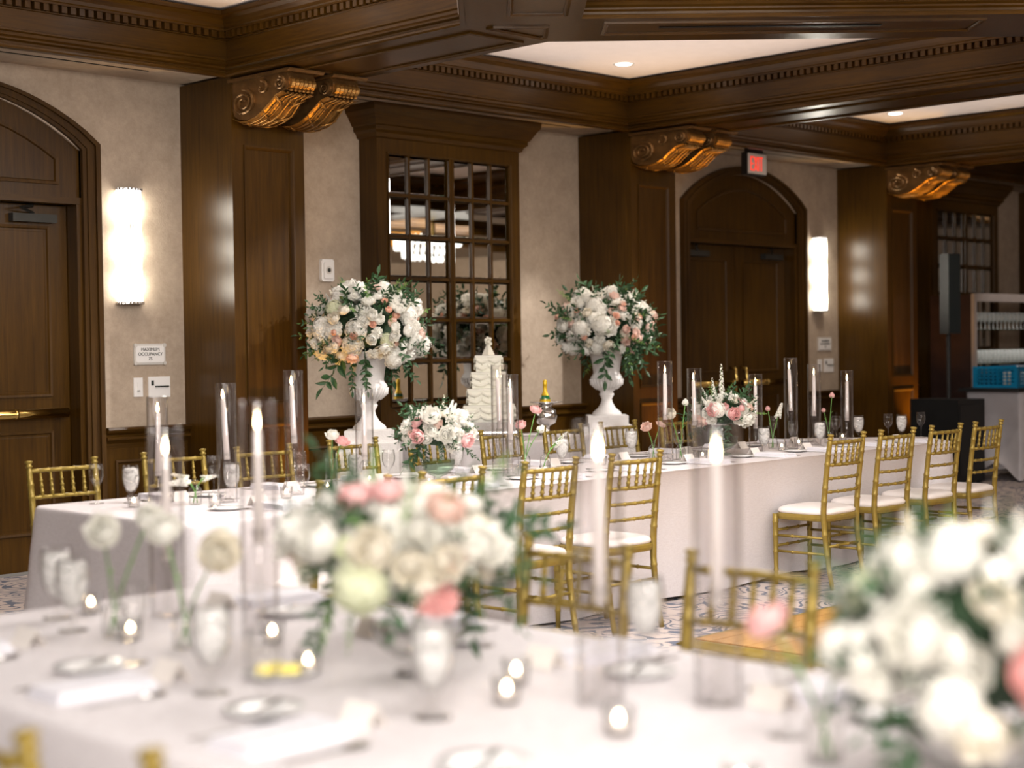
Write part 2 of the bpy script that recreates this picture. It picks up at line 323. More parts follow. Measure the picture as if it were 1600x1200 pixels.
struct('wall_left', MB().box(-5.2, -7, 0, -5, 9.8, 3.8), 'wall', 'beige wall behind and left of the camera')
struct('wall_front', MB().box(-5.2, -7.2, 0, 24.2, -7, 3.8), 'wall', 'beige wall opposite the mirrored cabinets')
struct('ceiling', MB().box(-5.2, -7.2, 3.745, 24.2, 9.8, 3.85), 'ceil', 'pale plaster ceiling inside the wooden coffers')

# ---- coffer lattice
coffers = []
x0 = [2.90-4.22*2+.01, 2.90-4.22, 2.90]   # left edges of wall coffers
for k in (-2, -1):
    a = 7.11+BAY*k; b = a+3.54; coffers.append([(a, 8.93), (a, 6.6), (a+1.77, 4.83), (b, 6.6), (b, 8.93)])
coffers.append([(7.11, 8.93), (7.11, 6.6), (10.65, 3.06), (10.65, 8.93)])
for k in (1, 2, 3):
    a = 7.11+BAY*k; b = a+3.54; coffers.append([(a, 8.93), (a, 3.06), (b, 3.06), (b, 8.93)])
coffers.append([(6.785, 6.065), (3.885, 3.165), (6.785, .265), (9.685, 3.165)])
for k in (-1, 0, 1, 2, 3):
    a = 7.11+BAY*k; b = a+3.54; coffers.append([(a, -.4), (a, -3.2), (b, -3.2), (b, -.4)])
for k in (1, 2, 3):
    a = 7.11+BAY*k; b = a+3.54; coffers.append([(a, 2.4), (a, .2), (b, .2), (b, 2.4)])
coffers = [c for c in coffers if min(p[0] for p in c) > -4.9 and max(p[0] for p in c) < 23.9 and min(p[1] for p in c) > -3.5]
tri = tessellate_polygon([[Vector((x, y, 0)) for x, y in ((-5.2, -7.2), (24.2, -7.2), (24.2, CY-.0), (-5.2, CY-.0))]]+[[Vector((x, y, 0)) for x, y in c] for c in coffers])
pts = [(-5.2, -7.2), (24.2, -7.2), (24.2, CY), (-5.2, CY)]+[p for c in coffers for p in c]
sf = MB(); sf.add([(x, y, 3.312) for x, y in pts], [tuple(t) for t in tri])
sf_o = struct('trim_1', sf, 'wood', 'dark wooden soffit of the ceiling beams')
prof = [(-.002, 3.312), (.030, 3.312), (.034, 3.322), (.032, 3.334), (.022, 3.338), (.022, 3.352), (.040, 3.362), (.040, 3.372), (.018, 3.392), (.012, 3.412), (.022, 3.420), (.022, 3.432), (.0, 3.438),
        (.0, 3.556), (.012, 3.560), (.012, 3.566), (.0, 3.566), (.0, 3.612), (.044, 3.612), (.046, 3.624), (.056, 3.630), (.062, 3.650), (.082, 3.676), (.110, 3.694), (.128, 3.698), (.130, 3.726), (-.01, 3.730)]
dent = 0
tr2 = sroot('trim_2', 'dark wooden coffer cornices with dentil bands below the ceiling', 'trim')
for c in coffers:
    mb = MB(); sweep(mb, c, prof); mb.obj('cornice', 'woodh', tr2)
    if max(p[1] for p in c) < 3.9: continue
    mb = MB(); n = len(c)
    for i in range(n):
        p, q = Vector(c[i]), Vector(c[(i+1) % n]); L = (q-p).length; d = (q-p)/L; nr = Vector((-d.y, d.x)); cnt = int((L-.06)/.062); st = (L-.06)/cnt
        for j in range(cnt):
            s0 = p+d*(.03+st*(j+.15)); s1 = p+d*(.03+st*(j+.72))
            vs = [(s.x+nr.x*o, s.y+nr.y*o, z) for z in (3.569, 3.612) for s, o in ((s0, 0), (s1, 0), (s1, .036), (s0, .036))]
            mb.add(vs, [(0, 1, 2, 3), (4, 5, 6, 7), (0, 1, 5, 4), (1, 2, 6, 5), (2, 3, 7, 6), (3, 0, 4, 7)])
    mb.obj('dentil_band', 'wood', tr2, kind='stuff')
# raised mouldings framing the recessed soffit panels
def panel_mould(path): 
    mb = MB(); sweep(mb, path, [(0, 3.313), (.0, 3.300), (.016, 3.296), (.020, 3.300), (.030, 3.306), (.03, 3.313)]); return mb.obj('panel_moulding', 'woodh', tr2)
def ccw(p):
    a = sum(p[i-1][0]*p[i][1]-p[i][0]*p[i-1][1] for i in range(len(p))); return p if a > 0 else p[::-1]
s2 = sqrt(.5)
for k in range(-1, 4):
    bx = 6.47+BAY*k
    yb0 = 6.70 if k < 1 else 3.2
    panel_mould(ccw([(bx+.09, 8.30), (bx+.55, 8.30), (bx+.55, yb0), (bx+.09, yb0)]))
    if k > 0: continue
    cx = bx+.315
    panel_mould(ccw([(cx-.23, 6.56), (cx+.23, 6.56), (cx+.23, 6.5), (cx, 6.27), (cx-.23, 6.5)]))
    for sgn in (1, -1):
        ax, ay = cx+sgn*.10, 6.10; L = 2.30; w = .17
        ax, ay = ax+sgn*.17, 6.22-.17
        e = Vector((sgn*s2, -s2)); nn = Vector((sgn*s2, s2)); c0 = Vector((cx+sgn*.12, 6.12))+nn*.10
        a_ = c0+e*.12-nn*w; b_ = c0+e*2.32-nn*w; c_ = c0+e*2.32+nn*w; d_ = c0+e*.12+nn*w
        panel_mould(ccw([tuple(a_), tuple(b_), tuple(c_), tuple(d_)]))
        if sgn == 1:
            mb = MB(); a1 = c0+e*.45; b1 = c0+e*1.75
            vs = [(p.x+nn.x*o, p.y+nn.y*o, z) for z in (3.306, 3.314) for p, o in ((a1, -.015), (b1, -.015), (b1, .015), (a1, .015))]
            mb.add(vs, [(0, 1, 2, 3), (4, 5, 6, 7), (0, 1, 5, 4), (1, 2, 6, 5), (2, 3, 7, 6), (3, 0, 4, 7)])
            mb.obj('air_slot', 'black', tr2)
# soffit behind the wall cornice
mb = MB().box(-5, 8.93, 3.345, 24, WY, 3.40); struct('trim_3', mb, 'wall', 'beige strip of ceiling between cornice and wall')
mb = MB()
for k in range(-2, 4): mb.box(3.0+BAY*k, 9.21, 3.341, 6.0+BAY*k, 9.225, 3.347)
mb.obj('air_slot', 'black', bpy.data.objects['trim_3'])
# front edge moulding of the cornice on the wall side
mb = MB().box(-5, 8.936, 3.313, 24, 8.96, 3.74); struct('trim_4', mb, 'woodh', 'dark wooden fascia running above the columns')

# ---- downlights
for n_, (dx, dy, lb) in enumerate([(9.95, 8.38, 'round recessed ceiling light above the mirrored cabinet'), (14.15, 8.38, 'round recessed ceiling light above the far arched door'), (5.7, 8.2, 'round recessed ceiling light above the near arched door')]):
    t = thing('ceiling_light', lb, 'ceiling light', (dx, dy, 3.742))
    MB().lathe([(.055, -.001), (.085, -.006), (.09, 0)], 24).obj('trim_ring', 'white', t, True)
    MB().lathe([(0, -.003), (.07, -.003)], 24).obj('lamp_lens', 'lens', t)

# ---- columns and corbels
def corbel_meshes():
    out = []
    w = .245
    # side outline in (y,z): y=0 is the column face, negative towards the room
    pr = [(0, .25), (-.02, .27), (-.60, .27), (-.62, .22), (-.62, .15), (-.59, .10), (-.52, .085), (-.46, .05), (-.40, -.02), (-.33, -.07), (-.25, -.105), (-.16, -.115), (-.07, -.10), (-.02, -.06), (0, 0)]
    mb = MB().prism(pr, 'x', .012, w-.012)
    # volute spirals in relief on both flanks
    for sx in (.006, w-.006):
        for cy, cz, r0, turns in ((-.13, .055, .125, 2.2), (-.535, .175, .062, 1.8), (-.34, .16, .07, .9)):
            pts = [(sx, cy+r0*(1-.8*i/40)*cos(2*pi*turns*i/40+pi/2), cz+r0*(1-.8*i/40)*sin(2*pi*turns*i/40+pi/2)) for i in range(41)]
            mb.tube(pts, [.016*(1-.4*i/40) for i in range(41)], 6)
    for sx in (0, w): mb.lathe([(0, .0), (.02, .0)], 8, (sx, -.13, .055))
    out.append(('scroll', mb.mesh('scroll', 'bronze_dk')))
    mb = MB()   # acanthus leaf on the underside
    und = [(-.59, .09), (-.50, .07), (-.43, .01), (-.36, -.06), (-.28, -.105), (-.18, -.128), (-.08, -.118), (-.01, -.075)]
    nc = 13
    vs = []; fs = []
    for i, (y, z) in enumerate(und):
        for j in range(nc):
            u = j/(nc-1); x = w*(u-.5)*(1.12-.10*abs(sin(i*2.2)))+w/2
            rid = .018*abs(cos(pi*(u-.5)*5))+.012*(1-abs(2*u-1))
            vs.append((x, y-.6*rid, z-rid))
    for i in range(len(und)-1):
        for j in range(nc-1): fs.append((i*nc+j, i*nc+j+1, (i+1)*nc+j+1, (i+1)*nc+j))
    mb.add(vs, fs)
    for u, r in ((.5, .014), (.3, .010), (.7, .010), (.12, .008), (.88, .008)):
        mb.tube([(w*(.5+(u-.5)*(.75+.35*sin(i*.45))), y-.012, z-.026) for i, (y, z) in enumerate(und)], [r*(1-.05*i) for i in range(len(und))], 6)
    for i in (1, 3, 5):
        for sg in (-1, 1):
            y, z = und[i]; y2, z2 = und[i+1]
            mb.tube([(w/2+sg*.02, y2-.01, z2-.03), (w/2+sg*.07, (y+y2)/2-.01, (z+z2)/2-.034), (w/2+sg*.125, y-.005, z-.02)], [.008, .013, .005], 6)
    out.append(('acanthus_leaf', mb.mesh('acanthus_leaf', 'bronze', True)))
    mb = MB()   # fluted roll with beads at the front
    for j in range(6):
        cx = .02+(w-.04)*(j+.5)/6
        mb.tube([(cx-.017, -.60, .165), (cx, -.60, .165), (cx+.017, -.60, .165)], [.050, .062, .050], 12)
        mb.lathe([(0, -.014), (.011, -.009), (.014, 0), (.011, .009), (0, .014)], 7, (cx, -.615, .098)); mb.lathe([(0, -.012), (.010, -.006), (.010, .006), (0, .012)], 6, (cx, -.58, .078))
    out.append(('fluted_roll', mb.mesh('fluted_roll', 'bronze')))
    mb = MB().prism([(.0, .262), (-.66, .262), (-.675, .278), (-.675, .292), (0, .292)], 'x', -.028, w+.028)
    out.append(('cap_plate', mb.mesh('cap_plate', 'bronze_dk')))
    return out
CB = corbel_meshes()
names = ['mid left column beside the occupancy sign', 'column between the mirrored cabinet and the arched door', 'column right of the far wall sconce']
CN = {6.47: 'column beside the occupancy sign', 10.69: 'column left of the far door', 14.90: 'column right of the far sconce'}
colx = {6.47: names[0], 10.69: names[1], 14.90: names[2], 2.25: None, 19.11: None}
for cx, nm in colx.items():
    nmx = nm or ('column off the left edge' if cx < 5 else 'column at the far right')
    t = sroot('column', 'dark wooden panelled '+nmx, 'column', (cx, 0, 0)); w = .62
    mb = MB().box(0, CY+.02, 0, w, WY+.01, 3.33); mb.box(0, CY, 0, .095, CY+.02, 3.33); mb.box(w-.095, CY, 0, w, CY+.02, 3.33); mb.box(.095, CY, 2.87, w-.095, CY+.02, 3.33); mb.box(.095, CY, .95, w-.095, CY+.02, 1.08); mb.box(.095, CY, 0, w-.095, CY+.02, .3)
    mb.obj('shaft', 'wood', t)
    mb = MB()
    for za, zb in ((1.08, 2.87), (.3, .95)):
        path = ccw([(.095, za), (w-.095, za), (w-.095, zb), (.095, zb)]); k = MB(); sweep(k, path, [(0, 0), (0, -.012), (.012, -.010), (.022, .004), (.028, .018)])
        mb.add([(v[0], CY+v[2], v[1]) for v in k.v], k.f)
    mb.obj('panel_moulding', 'woodm', t)
    MB().box(-.02, CY-.02, 0, w+.02, WY, .18).obj('plinth', 'woodh', t)
    for i, dx in enumerate((-.0, .375)):
        side = ('left', 'right')[i]
        c = thing('corbel', 'gilded scroll corbel, %s of the pair on the %s' % (side, CN.get(round(cx, 2), nmx)), 'corbel', (cx+dx, CY, 3.012), group='gilded corbels in pairs under the beams')
        for n_, me in CB: inst(me, n_, c, (0, 0, .082), scale=(1, 1, .70))

# ---- wainscot and chair rails on the wall between the columns
def bay_wainscot(xa, xb, idx):
    t = sroot('wainscot', 'dark wooden wainscot with chair rail, %s' % idx, 'wainscot')
    MB().box(xa, WY-.02, 0, xb, WY+.005, .86).obj('panelling', 'wood', t)
    mb = MB().prism([(WY, .945), (WY-.075, .945), (WY-.08, .93), (WY-.07, .915), (WY-.045, .895), (WY-.042, .885), (WY-.062, .88), (WY-.062, .862), (WY-.03, .835), (WY-.02, .80), (WY, .80)], 'x', xa, xb)
    mb.obj('chair_rail', 'woodh', t)
    MB().prism([(WY, 0), (WY-.045, 0), (WY-.045, .14), (WY-.03, .17), (WY, .18)], 'x', xa, xb).obj('skirting', 'woodh', t)
    n = max(1, int((xb-xa)/.8))
    for i in range(n):
        a = xa+(xb-xa)*(i+.12)/n; b = xa+(xb-xa)*(i+.88)/n
        k = MB(); sweep(k, ccw([(a, .26), (b, .26), (b, .72), (a, .72)]), [(0, 0), (0, -.012), (.014, -.016), (.026, 0)])
        q = MB(); q.add([(v[0], WY-.02+v[2], v[1]) for v in k.v], k.f); q.obj('panel_moulding', 'woodm', t)
bay_wainscot(5.80, 6.47, 'right of the near arched door'); bay_wainscot(7.09, 8.12, 'left of the mirrored cabinet'); bay_wainscot(9.70, 10.69, 'right of the mirrored cabinet')
bay_wainscot(11.31, 12.14, 'left of the far arched door'); bay_wainscot(14.25, 14.90, 'right of the far arched door'); bay_wainscot(15.52, 16.55, 'behind the loudspeaker'); bay_wainscot(18.15, 19.11, 'behind the bar')

# ---- arched double doors
def arch_door(name, xl, xr, label):
    """opening xl..xr, springing at 2.82, apex .34 higher"""
    t = sroot(name, label, 'door'); fr = .115; sp = 2.82; rise = .34
    def arc(off, n=20):
        a, b = xl-off, xr+off; mid = (a+b)/2; h = (b-a)/2; return [(mid+h*(2*i/n-1), sp+off*.35+(rise+off*.30)*(1-(2*i/n-1)**2)**.9) for i in range(n+1)]
    # casing: four stepped bands
    for j, (o0, o1, y) in enumerate(((0.0, .03, -.03), (.03, .06, -.042), (.06, .09, -.034), (.09, .125, -.055))):
        A, B = arc(o0), arc(o1)
        vs = []; inn = [(xl-o0, 0)]+A+[(xr+o0, 0)]; outr = [(xl-o1, 0)]+B+[(xr+o1, 0)]; n = len(inn)
        for yy in (WY+y, WY+.12):
            vs += [(p[0], yy, p[1]) for p in inn]+[(p[0], yy, p[1]) for p in outr]
        fs = []
        for i in range(n-1):
            fs += [(i, i+1, n+i+1, n+i), (2*n+i, 2*n+i+1, 3*n+i+1, 3*n+i), (i, i+1, 2*n+i+1, 2*n+i), (n+i, n+i+1, 3*n+i+1, 3*n+i)]
        MB().add(vs, fs).obj('casing', 'woodm', t)
    # arched transom panel
    mid = (xl+xr)/2; A = arc(0)
    MB().prism([(xl, 2.49)]+[(xl, sp)]+A[1:-1]+[(xr, sp), (xr, 2.49)], 'y', WY+.02, WY+.1).obj('transom_panel', 'wood', t)
    h = (xr-xl)/2-.16; path = [(mid-h, 2.58), (mid+h, 2.58), (mid+h, 2.76)]+[(mid+h*(1-2*i/14), 2.76+.265*(1-(1-2*i/14)**2)) for i in range(1, 14)]+[(mid-h, 2.76)]
    k = MB(); sweep(k, path, [(0, 0), (0, -.016), (.02, -.014), (.03, .006), (.04, .012)]); q = MB(); q.add([(v[0], WY+.02+v[2], v[1]) for v in k.v], k.f); q.obj('transom_moulding', 'woodm', t)
    MB().box(xl, WY-.005, 2.455, xr, WY+.1, 2.50).obj('head_rail', 'woodh', t)
    MB().box(xl-.01, WY+.12, 2.4, xl+.035, WY+.25, 2.49).box(xl, WY+.0, 0, xl+.035, WY+.3, 2.47).obj('jamb', 'wood', t); MB().box(xr-.035, WY, 0, xr, WY+.3, 2.47).obj('jamb', 'wood', t)
    MB().box(xl, WY+.26, 0, xr, WY+.34, 3.3).obj('backing', 'wood_dk', t)
    yf = WY+.13
    for s, (a, b) in enumerate(((xl+.04, mid-.004), (mid+.004, xr-.04))):
        leaf = MB().box(a, yf, .01, b, yf+.045, 2.45).obj('door_leaf', 'wood', t)
        for za, zb in ((.25, .94), (1.17, 2.31)):
            k = MB(); sweep(k, ccw([(a+.13, za), (b-.13, za), (b-.13, zb), (a+.13, zb)]), [(0, 0), (0, -.014), (.016, -.012), (.026, .004), (.04, -.001)])
            q = MB(); q.add([(v[0], yf+v[2], v[1]) for v in k.v], k.f); q.obj('door_panel', 'woodm', leaf)
        bar = MB().tube([(a+.03, yf-.075, 1.06), (b-.06, yf-.075, 1.06)], .033, 12); bar.box(a+.03, yf-.07, 1.03, a+.07, yf, 1.09); bar.box(b-.10, yf-.07, 1.03, b-.06, yf, 1.09); bar.tube([((a+b)/2-.01, yf-.075, 1.06), ((a+b)/2+.01, yf-.075, 1.06)], .036, 12)
        bar.obj('push_bar', 'brass', t, True)
        x1 = b-.42 if s else a+.08
        cl = MB().box(x1, yf-.06, 2.33, x1+.32, yf, 2.385); cl.tube([(x1+.16, yf-.03, 2.39), (x1+.02, yf-.12, 2.42), (x1+.16, yf-.02, 2.44)], .012, 6)
        cl.obj('door_closer', 'dsteel', t)
        hx = mid-.09 if s == 0 else mid+.09
        MB().tube([(hx, yf, 1.22), (hx, yf-.07, 1.20), (hx, yf-.08, 1.10), (hx, yf-.07, .98), (hx, yf, .96)], .018, 8).obj('pull_handle', 'brass', t, True)
    return t
arch_door('door_1', 3.82, 5.67, 'near arched double door in dark wood with brass push bar, beside the sconce')
arch_door('door_2', 12.27, 14.12, 'far arched double door in dark wood below the exit sign')

arch_door('door_3', 20.7, 22.5, 'third arched double door beyond the bar, outside the right edge')

# ---- mirrored cabinets
def mirror_cabinet(xl, xr, label):
    t = thing('mirror_cabinet', label, 'mirror', (xl, 0, 0)); w = xr-xl; yf = 9.337
    mb = MB().box(0, yf, 0, .10, WY, 3.1); mb.box(w-.10, yf, 0, w, WY, 3.1); mb.box(.1, yf, 0, w-.1, WY-.05, 1.0); mb.box(.1, yf, 2.99, w-.1, WY, 3.1); mb.box(.1, WY-.06, .9, w-.1, WY, 3.0); mb.obj('cabinet_frame', 'wood', t)
    # cornice returns on both sides
    pr = [(0, 3.09), (.02, 3.10), (.03, 3.13), (.055, 3.15), (.055, 3.18), (.07, 3.19), (.11, 3.26), (.135, 3.29), (.14, 3.345), (0, 3.345)]
    vs = []; n = len(pr)
    for (bx, by, sx, sy) in ((0, WY, -1, 0), (0, yf, -1, -1), (w, yf, 1, -1), (w, WY, 1, 0)):
        vs += [(bx+sx*d, by+sy*d, z) for d, z in pr]
    fs = [(i*n+j, (i+1)*n+j, (i+1)*n+j+1, i*n+j+1) for i in range(3) for j in range(n-1)]
    MB().add(vs, fs).obj('cabinet_cornice', 'woodh', t)
    MB().box(.01, yf+.005, 3.05, w-.01, WY, 3.344).obj('cabinet_head', 'wood', t)
    k = MB(); sweep(k, ccw([(.10, 1.0), (w-.10, 1.0), (w-.10, 2.99), (.10, 2.99)]), [(0, 0), (0, -.012), (.012, -.008), (.02, .012)]); q = MB(); q.add([(v[0], yf+v[2], v[1]) for v in k.v], k.f); q.obj('frame_moulding', 'woodm', t)
    # 3 + 3 columns and 6 rows of bevelled mirror panes, each leaf with its own stiles
    x0, x1, z0, z1 = .12, w-.12, 1.03, 2.985; st = .055
    half = (x1-x0-st)/2; pw = half/3; ph = (z1-z0)/6; bv = .016
    a, b = pw-.024, ph-.024
    pane = MB(); o = .006
    pane.add([(0, 0, 0), (a, 0, 0), (a, 0, b), (0, 0, b), (bv, -o, bv), (a-bv, -o, bv), (a-bv, -o, b-bv), (bv, -o, b-bv)], [(0, 1, 5, 4), (1, 2, 6, 5), (2, 3, 7, 6), (3, 0, 4, 7), (4, 5, 6, 7)])
    pm_ = pane.mesh('mirror_pane', 'mirror')
    rr = random.Random(int(xl*10))
    for side in (0, 1):
        bx = x0+side*(half+st)
        for i in range(3):
            for j in range(6): inst(pm_, 'mirror_pane', t, (bx+i*pw+.012, yf+.03, z0+j*ph+.012), (rr.uniform(-.004, .004), 0, rr.uniform(-.004, .004)))
        for i in range(1, 3): MB().box(bx+i*pw-.012, yf+.005, z0, bx+i*pw+.012, yf+.035, z1).obj('glazing_bar', 'wood', t)
        for j in range(1, 6): MB().box(bx, yf+.008, z0+j*ph-.012, bx+half, yf+.034, z0+j*ph+.012).obj('glazing_bar', 'woodh', t)
    mb = MB().box(x0+half, yf-.004, z0-.03, x0+half+st, yf+.035, z1); mb.box(x0+half+st/2-.003, yf-.010, z0, x0+half+st/2+.003, yf, z1); mb.obj('meeting_stile', 'wood', t)
    MB().box(x0, yf, z0-.04, x1, yf+.035, z0).obj('bottom_rail', 'woodh', t)
    return t
mirror_cabinet(8.12, 9.70, 'tall mirrored cabinet with square panes behind the wedding cake')
mirror_cabinet(16.56, 18.14, 'tall mirrored cabinet with square panes behind the bar shelves')

# ---- sconces
def sconce(x, lb):
    t = thing('wall_sconce', lb, 'sconce', (x, WY, 1.79)); h = .79; n = 14
    MB().box(-.06, -.02, .02, .06, 0, h-.02).obj('back_plate', 'steel', t)
    mb = MB(); vs = []; k = 0
    N_ = n*6
    for i in range(N_+1):
        a = pi*i/N_; r = .088+.005*abs(sin(a*n)); x_, y_ = -r*cos(a), -.012-r*1.0*sin(a)
        vs += [(x_, y_, .012-h/2), (x_, y_, h/2-.012)]
    mb.add(vs, [(2*i, 2*i+2, 2*i+3, 2*i+1) for i in range(N_)]); inst(mb.mesh('ribbed_diffuser', 'sconce'), 'ribbed_diffuser', t, (0, 0, h/2))
    for z in (0, h-.012):
        mb = MB(); poly = [(-.095*cos(pi*i/24), -.012-.095*sin(pi*i/24)) for i in range(25)]+[(.095, 0), (-.095, 0)]; mb.prism(poly, 'z', z, z+.012)
        for i in range(13):
            a = pi*(i+.5)/13; mb.box(-.097*cos(a)-.005, -.012-.097*sin(a)-.005, z-.003, -.097*cos(a)+.005, -.012-.097*sin(a)+.005, z+.015)
        mb.obj('end_cap', 'steel', t)
sconce(6.02, 'lit ribbed glass wall sconce above the occupancy sign'); sconce(14.50, 'lit ribbed glass wall sconce right of the far arched door')

# ---- lettering
def text(s, size, name, mat, parent, loc, rot=(pi/2, 0, 0), ext=.001, sx=1, al='CENTER', bold=0.0):
    c = bpy.data.curves.new(name, 'FONT'); c.body = s; c.size = size; c.align_x = al; c.align_y = 'CENTER'; c.extrude = ext; c.offset = bold; c.resolution_u = 3
    o = bpy.data.objects.new(name, c); COL.objects.link(o); dg = bpy.context.evaluated_depsgraph_get(); me = bpy.data.meshes.new_from_object(o.evaluated_get(dg)); bpy.data.objects.remove(o)
    me.materials.clear(); me.materials.append(M[mat]); return inst(me, name, parent, loc, rot, (sx, 1, 1))
t = thing('occupancy_sign', 'pale rectangular sign reading MAXIMUM OCCUPANCY 75 below the near sconce', 'sign', (6.178, WY, 1.443))
MB().box(-.127, -.012, -.073, .127, 0, .073).obj('sign_plate', 'grey', t); MB().box(-.113, -.017, -.058, .113, -.01, .058).obj('raised_field', 'white', t)
for sx in (-1, 1):
    for sz in (-1, 1): MB().tube([(sx*.117, -.02, sz*.062), (sx*.117, -.012, sz*.062)], .014, 12).obj('corner_rosette', 'grey', t)
for s, z in (('MAXIMUM', .032), ('OCCUPANCY', .0), ('75', -.032)): text(s, .032, 'lettering', 'ink', t, (0, -.019, z))
t = thing('wall_switch', 'white single light switch below the occupancy sign', 'switch', (6.083, WY, 1.215)); MB().box(-.036, -.008, -.066, .036, 0, .066).obj('switch_plate', 'white', t); MB().box(-.012, -.012, -.035, .012, -.007, .035).obj('rocker', 'white', t); MB().box(-.012, -.0125, -.028, .012, -.011, -.022).obj('slider_mark', 'ink', t)
t = thing('dimmer_panel', 'white dimmer panel with five sliders right of the switch', 'switch', (6.252, WY, 1.213)); MB().box(-.088, -.010, -.072, .088, 0, .072).obj('panel_plate', 'white', t); MB().box(-.066, -.016, .012, -.048, -.009, .046).obj('power_button', 'ink', t)
for i in range(5): MB().box(-.036+i*.023, -.022, -.001, -.020+i*.023, -.009, .008).obj('slider_knob', 'ink', t)
t = thing('thermostat', 'white wall thermostat between the first column and the mirrored cabinet', 'thermostat', (7.765, WY, 2.065)); MB().prism([(-.062, -.07), (-.05, -.085), (.05, -.085), (.062, -.07), (.062, .07), (.05, .085), (-.05, .085), (-.062, .07)], 'y', -.030, 0).obj('housing', 'white', t); MB().prism([(-.044, -.055), (-.034, -.065), (.040, -.065), (.050, -.055), (.050, .055), (.040, .065), (-.034, .065), (-.044, .055)], 'y', -.042, -.029).obj('front_cover', 'white', t); MB().tube([(0, -.045, .0), (0, -.035, .0)], .030, 16).obj('dial', 'grey', t); MB().tube([(0, -.048, .0), (0, -.044, .0)], .016, 12).obj('dial_centre', 'ink', t)
bpy.data.objects['thermostat']
t = thing('occupancy_sign', 'small pale wall sign below the far sconce', 'sign', (14.62, WY, 1.443)); MB().box(-.127, -.012, -.073, .127, 0, .073).obj('sign_plate', 'grey', t); MB().box(-.113, -.017, -.058, .113, -.01, .058).obj('raised_field', 'white', t)
for s, z in (('MAXIMUM', .032), ('OCCUPANCY', .0), ('75', -.032)): text(s, .032, 'lettering', 'ink', t, (0, -.019, z))
t = thing('wall_switch', 'white single light switch below the far small sign', 'switch', (14.53, WY, 1.215)); MB().box(-.036, -.008, -.066, .036, 0, .066).obj('switch_plate', 'white', t); MB().box(-.012, -.012, -.035, .012, -.007, .035).obj('rocker', 'white', t)
t = thing('dimmer_panel', 'white dimmer panel below the far small sign', 'switch', (14.70, WY, 1.213)); MB().box(-.088, -.010, -.072, .088, 0, .072).obj('panel_plate', 'white', t); MB().box(-.066, -.016, .012, -.048, -.009, .046).obj('power_button', 'ink', t)
for i in range(5): MB().box(-.036+i*.023, -.022, -.001, -.020+i*.023, -.009, .008).obj('slider_knob', 'ink', t)
# exit sign: small box hanging from the soffit, face turned to the room
t = thing('exit_sign', 'lit EXIT sign with red letters hanging above the far arched door', 'sign', (12.72, 9.05, 3.085), -.0)
MB().box(-.16, 0, 0, .16, .07, .215).obj('housing', 'black', t); MB().box(-.15, -.006, .01, .15, 0, .205).obj('face_plate', 'grey', t); MB().box(-.12, .01, .215, .12, .06, .27).obj('canopy', 'black', t)

def strokes(letter, x):
    mb = MB(); w, h, k = .048, .135, .0105
    def seg(x0, z0, x1, z1): 
        d = Vector((x1-x0, z1-z0)).normalized(); n = Vector((-d.y, d.x))*k/2
        mb.prism([(x0-n.x, z0-n.y), (x1-n.x, z1-n.y), (x1+n.x, z1+n.y), (x0+n.x, z0+n.y)], 'y', -.010, -.006)
    if letter == 'E': seg(k/2, 0, k/2, h); [seg(0, z, w, z) for z in (k/2, h/2, h-k/2)]
    if letter == 'X': seg(0, 0, w, h); seg(0, h, w, 0)
    if letter == 'I': seg(k/2, 0, k/2, h)
    if letter == 'T': seg(w/2, 0, w/2, h); seg(0, h-k/2, w, h-k/2)
    mb.obj('exit_letter', 'exitred', t, loc=(x, 0, .040))
for L_, x_ in zip('EXIT', (-.112, -.052, .012, .038)): strokes(L_, x_)


# ================================================================== DANCE FLOOR
t = sroot('floor_panel', 'honey oak dance floor with gold edge strip between the tables', 'floor')
dx0, dy1 = 6.10, 4.78
MB().box(dx0, -3.0, .001, 13.0, dy1, .018).obj('floor_base', 'plank', t)
MB().prism([(dy1, .002), (dy1+.05, .002), (dy1, .026), (dy1-.02, .026), (dy1-.02, .002)], 'x', dx0-.03, 13.0).obj('edge_strip', 'gold', t)
MB().prism([(dx0+.02, .002), (dx0+.02, .026), (dx0, .026), (dx0-.05, .002)], 'y', -3.0, dy1).obj('edge_strip', 'gold', t)
pk = MB().box(0, 0, 0, .596, .096, .010).mesh('plank', 'plank')
n_ = 0
for r in range(26):
    for c in range(6):
        inst(pk, 'plank', t, (dx0+.03+c*.6-(.3 if r % 2 and c else 0), dy1-.125-r*.1, .0185+random.uniform(0, .0012)), (0, 0, 0)); n_ += 1
for r in range(26):
    inst(pk, 'plank', t, (dx0+.03+6*.6, dy1-.125-r*.1, .0185)); 

